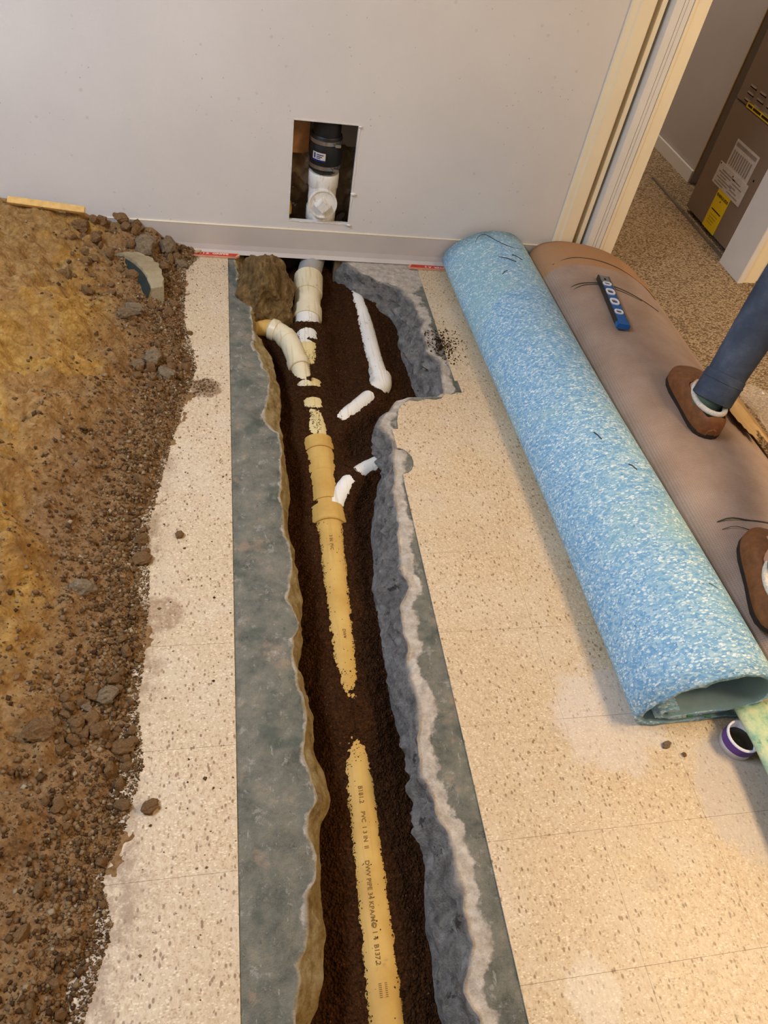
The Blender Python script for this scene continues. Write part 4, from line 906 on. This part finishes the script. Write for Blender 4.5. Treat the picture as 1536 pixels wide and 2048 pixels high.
for fx, fz_ in ((0.955, 0.0335), (1.005, 0.0215)): part(boxes('green_fleck', [(fx - .008, fx + .008, 0.5885, 0.5915, fz_ - .004, fz_ + .004)], plain('green_foam', (70, 130, 100), .8), padr, .002))
# carpet, back side up
car_prof = [(0.97, 0.05), (0.5, 0.045), (0.10, 0.05), (0.015, 0.25), (0.01, 0.52), (0.06, 0.80), (0.16, 0.93), (0.30, 0.965), (0.46, 0.91), (0.62, 0.79), (0.78, 0.58), (0.90, 0.33), (0.96, 0.20), (0.90, 0.15), (0.5, 0.17), (0.15, 0.18), (0.08, 0.30), (0.12, 0.55), (0.3, 0.74), (0.5, 0.70)]
carp = empty('rolled_carpet', (1.35, 0.7, 0), 'folded back carpet with woven brown backing up lying right of the blue pad roll', 'carpet')
def car_frame(y):
    t = (y - 0.64) / (2.452 - 0.64); e = max(0, (t - 0.93) / 0.07)
    return (y, 1.118 - 0.022 * t + 0.006 * math.sin(6 * t) + 0.03 * e * e, 1.607 + 0.010 * math.sin(5 * t + 1) - 0.05 * e * e, (0.160 + 0.008 * t + 0.004 * math.sin(9 * t)) * (1 - 0.22 * e * e))
fr = [car_frame(y) for y in np.linspace(0.64, 2.452, 34)]
part(spiral_sheet('folded_sheet', car_prof, fr, 0.011, MBK, carp))
def car_z(x, y):
    if x > 1.60: return 0.007
    _, x0, x1, h = car_frame(min(max(y, 0.64), 2.452)); u = (x - x0) / (x1 - x0)
    if u <= 0 or u >= 0.955: return 0.007
    return prof_top(car_prof, u) * h + 0.0062
def on_car(pts, dz_=0.0008): return [(x, y, car_z(x, y) + dz_) for x, y in pts]
def yarn(pts, r=0.0013): part(tube('seam_thread', catmull(on_car(pts), 5), r, MYARN, carp, 6))
yarn([(1.115, 2.075), (1.16, 2.095), (1.22, 2.10), (1.28, 2.095), (1.34, 2.08), (1.41, 2.05), (1.47, 2.03)], .0016); yarn([(1.12, 2.055), (1.17, 2.083), (1.24, 2.09), (1.32, 2.07), (1.40, 2.045)], .0012)
yarn([(1.115, 1.025), (1.18, 1.03), (1.26, 1.022), (1.34, 1.012)], .002); yarn([(1.115, 1.0), (1.18, 1.005), (1.25, 0.99), (1.32, 0.97)], .0010)
yarn([(1.13, 2.245), (1.2, 2.262), (1.3, 2.262), (1.40, 2.245), (1.5, 2.215), (1.56, 2.20)], .0012)

# ------------------------------------------------------------------ torpedo level on the carpet
lv = empty('spirit_level', (1.246, 1.972, car_z(1.246, 1.972) + 0.003), 'blue torpedo spirit level lying flat on the brown carpet backing', 'level')
lv.rotation_euler = (0.0, 0.05, 1.44 - PI / 2 + 0.0)
LW, LL_, LH = 0.021, 0.151, 0.018
boxes('body', [(-LW + .003, LW - .003, -LL_ + 0.03, LL_, 0.003, LH - .003)], MBLUE, lv)
boxes('rail', [(-LW, -LW + .0035, -LL_ + 0.026, LL_, 0, LH)], plain('shaded_rail_grey', (60, 60, 58), .35, .5, .5), lv, .0008); boxes('rail', [(LW - .0035, LW, -LL_ + 0.026, LL_, 0, LH)], MSTEEL, lv, .0008)  # left rail painted darker for the shade on that side
boxes('end_cap', [(-LW - .0008, LW + .0008, -LL_, -LL_ + 0.028, -0.0002, LH + .0004)], MBLUE, lv, .003); boxes('end_plate', [(-LW + .004, LW - .004, LL_ - .045, LL_ - .002, LH - .004, LH - .002)], plain('grey_plate', (130, 132, 134), .4, .4, .4), lv, .001)
def vial(y, hx, hy, rot=0):
    bm = bmesh.new(); n_ = 16; V = []
    def ringpts(a, b, z): return [bm.verts.new((a * math.copysign(abs(math.cos(t)) ** .7, math.cos(t)), y + b * math.copysign(abs(math.sin(t)) ** .7, math.sin(t)), z)) for t in np.linspace(0, 2 * PI, n_, endpoint=False)]
    r_ = [ringpts(hx, hy, LH - .004), ringpts(hx, hy, LH + .0005), ringpts(hx * .66, hy * .6, LH + .0005), ringpts(hx * .6, hy * .55, LH - .008)]
    for q in range(3):
        for i in range(n_): bm.faces.new((r_[q][i], r_[q][(i + 1) % n_], r_[q + 1][(i + 1) % n_], r_[q + 1][i]))
    f_ = bm_obj('vial_frame', bm, MTUB, lv)
    boxes('vial_well', [(-hx * .58, hx * .58, y - hy * .52, y + hy * .52, LH - .010, LH - .0065)], MDARK, f_)
    tube('vial', [(-hx * .55, y + hy * .1, LH - .004), (hx * .55, y + hy * .1, LH - .004)], 0.0035, MVIAL, f_, 10)
vial(0.098, .0155, .011); vial(0.048, .0160, .0185); vial(-0.012, .0160, .0185); vial(-0.072, .0150, .013)
tube('hang_hole', [(0, 0.128, LH - .0025), (0, 0.128, LH - .0015)], .0045, MDARK, lv, 12)

# ------------------------------------------------------------------ folded green pad, tub, scraps
bm = bmesh.new(); nU, nV = 40, 40; tp = {}; bt = {}
def gpad_z(x, y):
    return 0.0015 + 0.047 * (1 - float(sstep(1.22, 1.45, np.array(x)))) * float(sstep(-0.05, 0.25, np.array(y))) + 0.0035 * float(fbm(np.array([x * 9]), np.array([y * 9]), 2, 91)[0] + 0.5)
for i in range(nU + 1):
    for j in range(nV + 1):
        u = i / nU; v = j / nV; y = -0.16 + 0.80 * v; xl = 1.048 + 0.006 * math.sin(9 * v) - 0.01 * (1 - v)
        x = xl + (1.50 - xl) * u; yy = y - (0.052 * (1 - u) ** 1.3 + 0.0) * v
        zz = gpad_z(x, yy); e = min(u / .03, (1 - v) / .02, 1.0); rd = 0.005 * (1 - math.sqrt(max(0, 1 - (1 - e) ** 2)))
        tp[i, j] = bm.verts.new((x, yy, zz + 0.0135 - rd)); bt[i, j] = bm.verts.new((x, yy, zz + rd * .6))
for i in range(nU):
    for j in range(nV):
        bm.faces.new((tp[i, j], tp[i + 1, j], tp[i + 1, j + 1], tp[i, j + 1])); bm.faces.new((bt[i, j], bt[i, j + 1], bt[i + 1, j + 1], bt[i + 1, j]))
for i in range(nU):
    for j in (0, nV): bm.faces.new((tp[i, j], tp[i + 1, j], bt[i + 1, j], bt[i, j]))
for j in range(nV):
    for i in (0, nU): bm.faces.new((tp[i, j], tp[i, j + 1], bt[i, j + 1], bt[i, j]))
tag(bm_obj('pad_offcut', bm, MPG, None, True), 'pale green foam pad offcut at the lower right lying partly over the purple banded tub', 'carpet pad')
tb = empty('plastic_tub', (1.036, 0.568, 0.0), 'small white tub with a purple band half hidden by the green pad', 'tub'); tb.rotation_euler = (0, 0, 0)
tb.location = (1.022, 0.5565, 0)
tb.location = (1.052, 0.532, 0.0)
rt = 0.036
def lathe(name, prof, mat, parent, seg=32):
    V = []; F = []
    for r_, z in prof:
        for k in range(seg): a_ = 2 * PI * k / seg; V.append((r_ * math.cos(a_), r_ * math.sin(a_), z))
    for i in range(len(prof) - 1):
        for k in range(seg): F.append((i * seg + k, i * seg + (k + 1) % seg, (i + 1) * seg + (k + 1) % seg, (i + 1) * seg + k))
    return mesh_obj(name, V, F, mat, parent, True)
lathe('wall', [(0.001, 0.001), (rt, 0.001), (rt, 0.044), (rt - .004, 0.044), (rt - .005, 0.008), (0.001, 0.008)], MTUB, tb); lathe('purple_band', [(rt + .0004, 0.018), (rt + .0006, 0.020), (rt + .0006, 0.038), (rt + .0004, 0.040)], MPURP, tb)
lathe('dark_contents', [(0.0005, 0.022), (rt - .0055, 0.021)], plain('dark_primer', (40, 34, 26), .15, .6), tb)
# tan paper and clear film on the carpet edge
def drape(name, outline, mat, amp, seed, lift):
    bm = bmesh.new(); P = np.array(outline); x0, y0 = P.min(0); x1, y1 = P.max(0); n_ = 26; grid = {}
    def inside(x, y):
        c_ = False; j = len(P) - 1
        for i in range(len(P)):
            if (P[i, 1] > y) != (P[j, 1] > y) and x < (P[j, 0] - P[i, 0]) * (y - P[i, 1]) / (P[j, 1] - P[i, 1]) + P[i, 0]: c_ = not c_
            j = i
        return c_
    for i in range(n_ + 1):
        for j in range(n_ + 1):
            x = x0 + (x1 - x0) * i / n_; y = y0 + (y1 - y0) * j / n_
            zc = car_z(min(x, 1.515), y); zc = zc + (0.008 - zc) * float(sstep(1.515, 1.68, np.array(x)))
            z = zc + lift + amp * (0.5 + abs(float(fbm(np.array([x * 14]), np.array([y * 14]), 3, seed)[0])))
            grid[i, j] = (x, y, z)
    vt = {}
    for i in range(n_):
        for j in range(n_):
            c_ = grid[i, j]
            if inside((grid[i, j][0] + grid[i + 1, j + 1][0]) / 2, (grid[i, j][1] + grid[i + 1, j + 1][1]) / 2):
                q = []
                for kk in ((i, j), (i + 1, j), (i + 1, j + 1), (i, j + 1)):
                    if kk not in vt: vt[kk] = bm.verts.new(grid[kk])
                    q.append(vt[kk])
                bm.faces.new(q)
    o = bm_obj(name, bm, mat); md = o.modifiers.new('solid', 'SOLIDIFY'); md.thickness = 0.0008; return o
tag(drape('paper_scrap', [(1.45, 1.43), (1.495, 1.36), (1.535, 1.43), (1.58, 1.29), (1.62, 1.20), (1.645, 1.22), (1.64, 1.42), (1.63, 1.62), (1.56, 1.68), (1.49, 1.62), (1.46, 1.54)], MTAN, 0.010, 81, 0.013), 'torn tan paper scrap beside the forward foot of the person', 'paper')
tag(drape('plastic_film', [(1.58, 1.42), (1.66, 1.38), (1.76, 1.44), (1.82, 1.60), (1.72, 1.72), (1.62, 1.70), (1.56, 1.60)], MFILM, 0.03, 83, 0.020), 'crumpled clear plastic film on the hall carpet behind the tan paper', 'plastic')

# ------------------------------------------------------------------ furnace in the closet
fu = empty('furnace', (2.40, 2.88, 0.0), 'taupe metal furnace cabinet with labels standing in the closet through the doorway', 'furnace')
FXf = 2.12
def fpart(o): o.matrix_parent_inverse = Matrix.Translation(-Vector(fu.location)); return o
fpart(boxes('cabinet', [(FXf + 0.012, 2.70, 2.615, 3.10, 0.02, 1.3)], MFURN, fu, 0.006))
fpart(boxes('base_rail', [(FXf + 0.03, 2.69, 2.62, 3.09, 0.0, 0.02)], MDARK, fu))
fpart(boxes('door_panel', [(FXf, FXf + 0.014, 2.620, 3.096, 0.022, 0.492)], MFURN, fu, 0.004)); fpart(boxes('door_panel', [(FXf, FXf + 0.014, 2.620, 3.096, 0.496, 1.28)], MFURN, fu, 0.004))
for cI, y in enumerate((3.035, 2.955, 2.875, 2.795, 2.715)):
    for z in (0.565, 0.54, 0.515):
        V = []; F = []
        for i in range(9):
            t = i / 8; b_ = math.sin(PI * t); yy = y - 0.055 * t
            V += [(FXf - 0.0005, yy, z + 0.004), (FXf - 0.004 * min(1, b_ * 2.2), yy, z - 0.002), (FXf - 0.0005, yy, z - 0.004)]
        for i in range(8): F += [(3 * i, 3 * i + 3, 3 * i + 4, 3 * i + 1)]
        lo = fpart(mesh_obj('louver', V, F, MFURN, fu))
        lo2 = fpart(boxes('louver_slot', [(FXf - 0.0006, FXf + 0.0002, y - 0.053, y - 0.002, z - 0.007, z - 0.001)], MDARK, fu))
def flabel(name, y0, y1, z0, z1, mat, off=0.0008): return fpart(boxes(name, [(FXf - off, FXf, y1, y0, z0, z1)], mat, fu))
def ftext(body, yc, zc, size, mat, off=0.0016, sx=1.0, bold=0.0):
    M = frame_m((FXf - off, yc, zc), (0, -1, 0), (0, 0, 1)); fpart(lettering(body, size, mat, fu, M, bold, sx))
flabel('wiring_label', 2.952, 2.762, 0.262, 0.384, MPAPER)
for i in range(9): flabel('print_line', 2.94 - 0.018 * i, 2.938 - 0.018 * i - .009, 0.285, 0.345, MPRN, .0011)
flabel('print_block', 2.945, 2.775, 0.360, 0.375, MPRN, .0011)
flabel('rating_plate', 2.992, 2.742, 0.188, 0.276, MPAPER, .0022)
for i in range(6): flabel('print_line', 2.975 - 0.02 * (i % 2), 2.90 - 0.03 * (i % 3), 0.196 + 0.011 * i, 0.201 + 0.011 * i, MPRN, .0025)
for i in range(5): flabel('print_line', 2.86 - 0.01 * (i % 2), 2.77 + 0.02 * (i % 3), 0.198 + 0.013 * i, 0.203 + 0.013 * i, MPRN, .0025)
for (y, z) in ((2.984, .270), (2.865, .262)): flabel('rivet', y + .003, y - .003, z - .003, z + .003, MDARK, .003)
flabel('energy_label', 2.920, 2.810, 0.024, 0.192, MYEL, .0012)
ftext('ENERGUIDE', 2.865, 0.166, 0.0165, MINK, .0018, 1.12, .0005); ftext('\u2022', 2.868, 0.148, 0.03, MINK, .0018)
flabel('black_scale', 2.905, 2.825, 0.104, 0.1085, MINK, .0018)
for i in range(4): flabel('print_line', 2.90, 2.85 - .005 * i, 0.050 + .012 * i, 0.052 + .012 * i, plain('olive_print', (150, 124, 20), .6), .0018)
flabel('warning_label', 3.000, 2.70, 0.493, 0.512, MYEL, .0012)
for (a_, b_) in ((2.990, 2.955), (2.948, 2.885), (2.876, 2.80), (2.79, 2.72)): flabel('print_block', a_, b_, 0.498, 0.507, MINK, .0016)
flabel('screw_hole', 2.735, 2.727, 0.300, 0.308, MDARK, .001)

# ------------------------------------------------------------------ the person walking over the carpet
pe = empty('person', (1.45, 1.25, 0.0), 'person in blue jeans and brown fleece lined slippers striding over the rolled carpet', 'person')
def pp(o): o.matrix_parent_inverse = Matrix.Translation(-Vector(pe.location)); return o
def skin(name, verts, edges, radii, mat, root, sub=2):
    me = bpy.data.meshes.new(name); me.from_pydata(verts, edges, []); me.materials.append(mat)
    o = link(bpy.data.objects.new(name, me), pe); pp(o)
    me_sk = me.skin_vertices.new(name='') if hasattr(me.skin_vertices, 'new') else None
    sm = o.modifiers.new('skin', 'SKIN'); sm.use_smooth_shade = True
    lay = me.skin_vertices[0].data
    for i, r_ in enumerate(radii):
        lay[i].radius = (r_, r_) if not isinstance(r_, tuple) else r_; lay[i].use_root = (i == root)
    ss = o.modifiers.new('sub', 'SUBSURF'); ss.levels = sub; ss.render_levels = sub; return o
HL = (1.505, 1.215, 0.96); HR = (1.665, 1.175, 0.96); PEL = (1.585, 1.20, 1.02)
KL = (1.452, 1.555, 0.640); AL = (1.318, 1.420, 0.262); KR = (1.50, 1.07, 0.60); AR = (1.190, 0.815, 0.26)
SZL = car_z(1.30, 1.45) + 0.001; SZR = car_z(1.20, 0.86) + 0.001
bv = [PEL, (1.59, 1.215, 1.16), (1.60, 1.225, 1.32), (1.605, 1.235, 1.45), (1.608, 1.245, 1.53), (1.61, 1.265, 1.60),          # 0-5 spine to neck
      HL, KL, AL, (1.305, 1.475, SZL + 0.045), (1.325, 1.565, SZL + 0.035),                                                  # 6-10
      HR, KR, AR, (1.205, 0.865, SZR + 0.045), (1.235, 0.935, SZR + 0.035),                                                  # 11-15
      (1.43, 1.25, 1.44), (1.385, 1.16, 1.18), (1.41, 1.24, 0.95), (1.412, 1.26, 0.90), (1.415, 1.275, 0.86),                # 16-20 left arm
      (1.785, 1.23, 1.44), (1.84, 1.23, 1.18), (1.82, 1.36, 0.98), (1.815, 1.385, 0.93), (1.812, 1.40, 0.89)]                # 21-25 right arm
be = [(0, 1), (1, 2), (2, 3), (3, 4), (4, 5), (0, 6), (6, 7), (7, 8), (8, 9), (9, 10), (0, 11), (11, 12), (12, 13), (13, 14), (14, 15), (3, 16), (16, 17), (17, 18), (18, 19), (19, 20), (3, 21), (21, 22), (22, 23), (23, 24), (24, 25)]
brd = [.125, .115, .125, .10, .055, .05, .08, .052, .037, .034, .03, .08, .052, .037, .034, .03, .05, .038, .027, .030, .028, .05, .038, .027, .030, .028]
for hand, base_i, sgn in ((20, 20, 1), (25, 25, -1)):
    hx, hy, hz = bv[base_i]
    for q in range(4):
        i0_ = len(bv); off_y = -0.028 + 0.019 * q; ln = (0.068, 0.08, 0.086, 0.074)[q]
        bv += [(hx, hy + off_y, hz - 0.015), (hx + 0.004 * sgn, hy + off_y + 0.003, hz - 0.015 - ln * .5), (hx + 0.018 * sgn, hy + off_y + 0.006, hz - 0.015 - ln * .92)]
        be += [(base_i, i0_), (i0_, i0_ + 1), (i0_ + 1, i0_ + 2)]; brd += [.010, .009, .008]
    i0_ = len(bv); bx, by, bz = bv[base_i - 1]
    bv += [(bx + .01 * sgn, by + 0.038, bz - 0.005), (bx + .016 * sgn, by + 0.060, bz - 0.035), (bx + .02 * sgn, by + 0.066, bz - 0.062)]
    be += [(base_i - 1, i0_), (i0_, i0_ + 1), (i0_ + 1, i0_ + 2)]; brd += [.013, .011, .009]
skin('body', bv, be, brd, MSKIN, 0)
# head with face, as one surface joined at the neck
bm = bmesh.new(); bmesh.ops.create_icosphere(bm, subdivisions=4, radius=1)
for v in bm.verts:
    p = v.co.copy(); x, y, z = p.x * .076, p.y * .098, p.z * .118
    if z < 0: x *= 1 - 0.35 * (-z / .118) ** 1.5
    if y > 0.05:
        if abs(x) < 0.016 and -0.03 < z < 0.02: y += 0.020 * (1 - abs(x) / .016) * (1 - abs(z + .018) / .045)
        for e in (-1, 1): y -= 0.009 * math.exp(-((x - e * .032) / .014) ** 2 - ((z - .012) / .011) ** 2)
        y += 0.006 * math.exp(-(x / .022) ** 2 - ((z + .052) / .006) ** 2) - 0.006 * math.exp(-(x / .024) ** 2 - ((z + .058) / .003) ** 2)
    if abs(x) > .066 and abs(z) < .03 and abs(y) < .02: x *= 1.16
    v.co = Vector((1.61 + x, 1.295 + y, 1.715 + z))
head = pp(bm_obj('head', bm, MSKIN, pe, True))
for e in (-1, 1):
    bm = bmesh.new(); bmesh.ops.create_uvsphere(bm, u_segments=10, v_segments=8, radius=.011, matrix=Matrix.Translation((1.61 + e * .032, 1.295 + .080, 1.727))); pp(bm_obj('eye', bm, MTUB, pe, True))
bm = bmesh.new(); bmesh.ops.create_icosphere(bm, subdivisions=4, radius=1)
kill = [v for v in bm.verts if v.co.z < -0.25 or (v.co.y > 0.35 and v.co.z < 0.45)]; bmesh.ops.delete(bm, geom=kill, context='VERTS')
for v in bm.verts: v.co = Vector((1.61 + v.co.x * .083, 1.292 + v.co.y * .105, 1.722 + v.co.z * .124))
pp(bm_obj('hair', bm, MHAIR, pe, True))
skin('shirt', [(1.583, 1.197, 0.965), (1.588, 1.208, 1.13), (1.597, 1.222, 1.29), (1.605, 1.235, 1.42), (1.607, 1.24, 1.51), (1.43, 1.25, 1.44), (1.403, 1.197, 1.29), (1.785, 1.23, 1.44), (1.82, 1.23, 1.29)],
     [(0, 1), (1, 2), (2, 3), (3, 4), (3, 5), (5, 6), (3, 7), (7, 8)], [.146, .140, .146, .115, .060, .074, .060, .074, .060], MSHIRT, 2)
def lerp3(a_, b_, t): return tuple(a_[i] + (b_[i] - a_[i]) * t for i in range(3))
je = skin('jeans', [PEL, (1.588, 1.208, 1.12), HL, lerp3(HL, KL, .5), KL, lerp3(KL, AL, .5), lerp3(KL, AL, .9), lerp3(KL, AL, 1.0), HR, lerp3(HR, KR, .5), KR, lerp3(KR, AR, .5), lerp3(KR, AR, .9), lerp3(KR, AR, 1.0)],
     [(0, 1), (0, 2), (2, 3), (3, 4), (4, 5), (5, 6), (6, 7), (0, 8), (8, 9), (9, 10), (10, 11), (11, 12), (12, 13)], [.138, .132, .095, .086, .070, .064, .056, .054, .095, .086, .070, .064, .056, .054], MJ, 0)
hemd = [lerp3(KL, AL, t) for t in (1.04, 1.045, 1.12, 1.125)]
tb_ = pp(tube('jeans_hem', [lerp3(KL, AL, t) for t in (0.90, 0.905, 1.075, 1.08, 1.08)], [.053, .0555, .0565, .055, .042], MJ, pe, 28)); 
pp(tube('hem_fold', [lerp3(KL, AL, t) for t in (0.935, 0.94, 0.95, 0.955)], [.0545, .0575, .0575, .0550], MJ, pe, 28))
def shoe(heel, toe, zb, up):
    hx, hy = heel; L = math.hypot(toe[0] - hx, toe[1] - hy); d = ((toe[0] - hx) / L, (toe[1] - hy) / L); s_ = (d[1], -d[0])
    def W(u, v, z): return (hx + d[0] * u * L + s_[0] * v, hy + d[1] * u * L + s_[1] * v, zb + z)
    us = [0.0, .02, .06, .14, .26, .40, .54, .66, .78, .88, .95, .985, 1.0]
    hw = [.007, .023, .035, .043, .046, .048, .053, .057, .056, .048, .034, .018, .005]
    ht = [.030, .055, .068, .070, .066, .066, .072, .070, .060, .050, .040, .030, .020]
    e = pp(empty('shoe', (0, 0, 0))); bpy.data.objects.remove(e)
    V = []; F = []; nA = 17
    for u, w_, h_ in zip(us, hw, ht):
        for k in range(nA):
            a_ = PI * k / (nA - 1); c_, s2 = math.cos(a_), math.sin(a_)
            V.append(W(u, w_ * math.copysign(abs(c_) ** .55, c_), 0.012 + (h_ - .012) * s2 ** .6))
    for i in range(len(us) - 1):
        for k in range(nA - 1):
            if 0.05 < us[i] and us[i + 1] < 0.56 and 5 <= k <= nA - 7: continue
            F.append((i * nA + k, i * nA + k + 1, (i + 1) * nA + k + 1, (i + 1) * nA + k))
    F += [tuple(range(nA)), tuple((len(us) - 1) * nA + k for k in range(nA))]
    up_ = mesh_obj('shoe', V, F, MLEATH, pe, True); pp(up_); md = up_.modifiers.new('s', 'SOLIDIFY'); md.thickness = .004; ms = up_.modifiers.new('ss', 'SUBSURF'); ms.levels = 1; ms.render_levels = 2
    ol = [W(u, w_ + .003, 0) for u, w_ in zip(us, hw)] + [W(u, -w_ - .003, 0) for u, w_ in reversed(list(zip(us, hw)))]
    bm = bmesh.new(); lo = [bm.verts.new((p[0], p[1], zb + .001)) for p in ol]; hi = [bm.verts.new((p[0], p[1], zb + .016)) for p in ol]
    bm.faces.new(lo); bm.faces.new(hi)
    for i in range(len(ol)): bm.faces.new((lo[i], lo[(i + 1) % len(ol)], hi[(i + 1) % len(ol)], hi[i]))
    so = bm_obj('sole', bm, MSOLE, up_)
    # fleece collar round the opening
    ring = [W(.31 + .245 * math.cos(t), (.040 * math.sin(t)), .068 + .006 * math.cos(t) ** 2) for t in np.linspace(0, 2 * PI, 33)]
    tube('fleece_lining', ring, .0075, MFLC, up_, 10, False)
    for t in np.linspace(-1.9, 1.9, 19):
        a_ = W(.68 + .23 * math.cos(t), .034 * math.sin(t), .066 - .022 * max(0, math.cos(t))); b_ = W(.68 + .27 * math.cos(t), .040 * math.sin(t), .056 - .022 * max(0, math.cos(t)))
        tube('stitch', [a_, b_], .0018, MTHR, up_, 6)
    pts = [W(.68 + .25 * math.cos(t), .037 * math.sin(t), .066 - .022 * max(0, math.cos(t))) for t in np.linspace(-2.0, 2.0, 25)]
    tube('toe_seam', pts, .0032, MLEATH, up_, 8)
    return up_
shoe((1.292, 1.325), (1.335, 1.615), SZL, 0)
pp(tube('sock', [(1.300, 1.405, SZL + .02), (1.300, 1.41, SZL + .05), lerp3(KL, AL, .95)], [.036, .040, .042], MSOCK, pe, 20))
shoe((1.143, 0.700), (1.258, 0.975), SZR, 0)
pp(tube('sock', [(1.185, 0.80, SZR + .02), (1.187, 0.805, SZR + .05), lerp3(KR, AR, .95)], [.036, .040, .042], MSOCK, pe, 20))
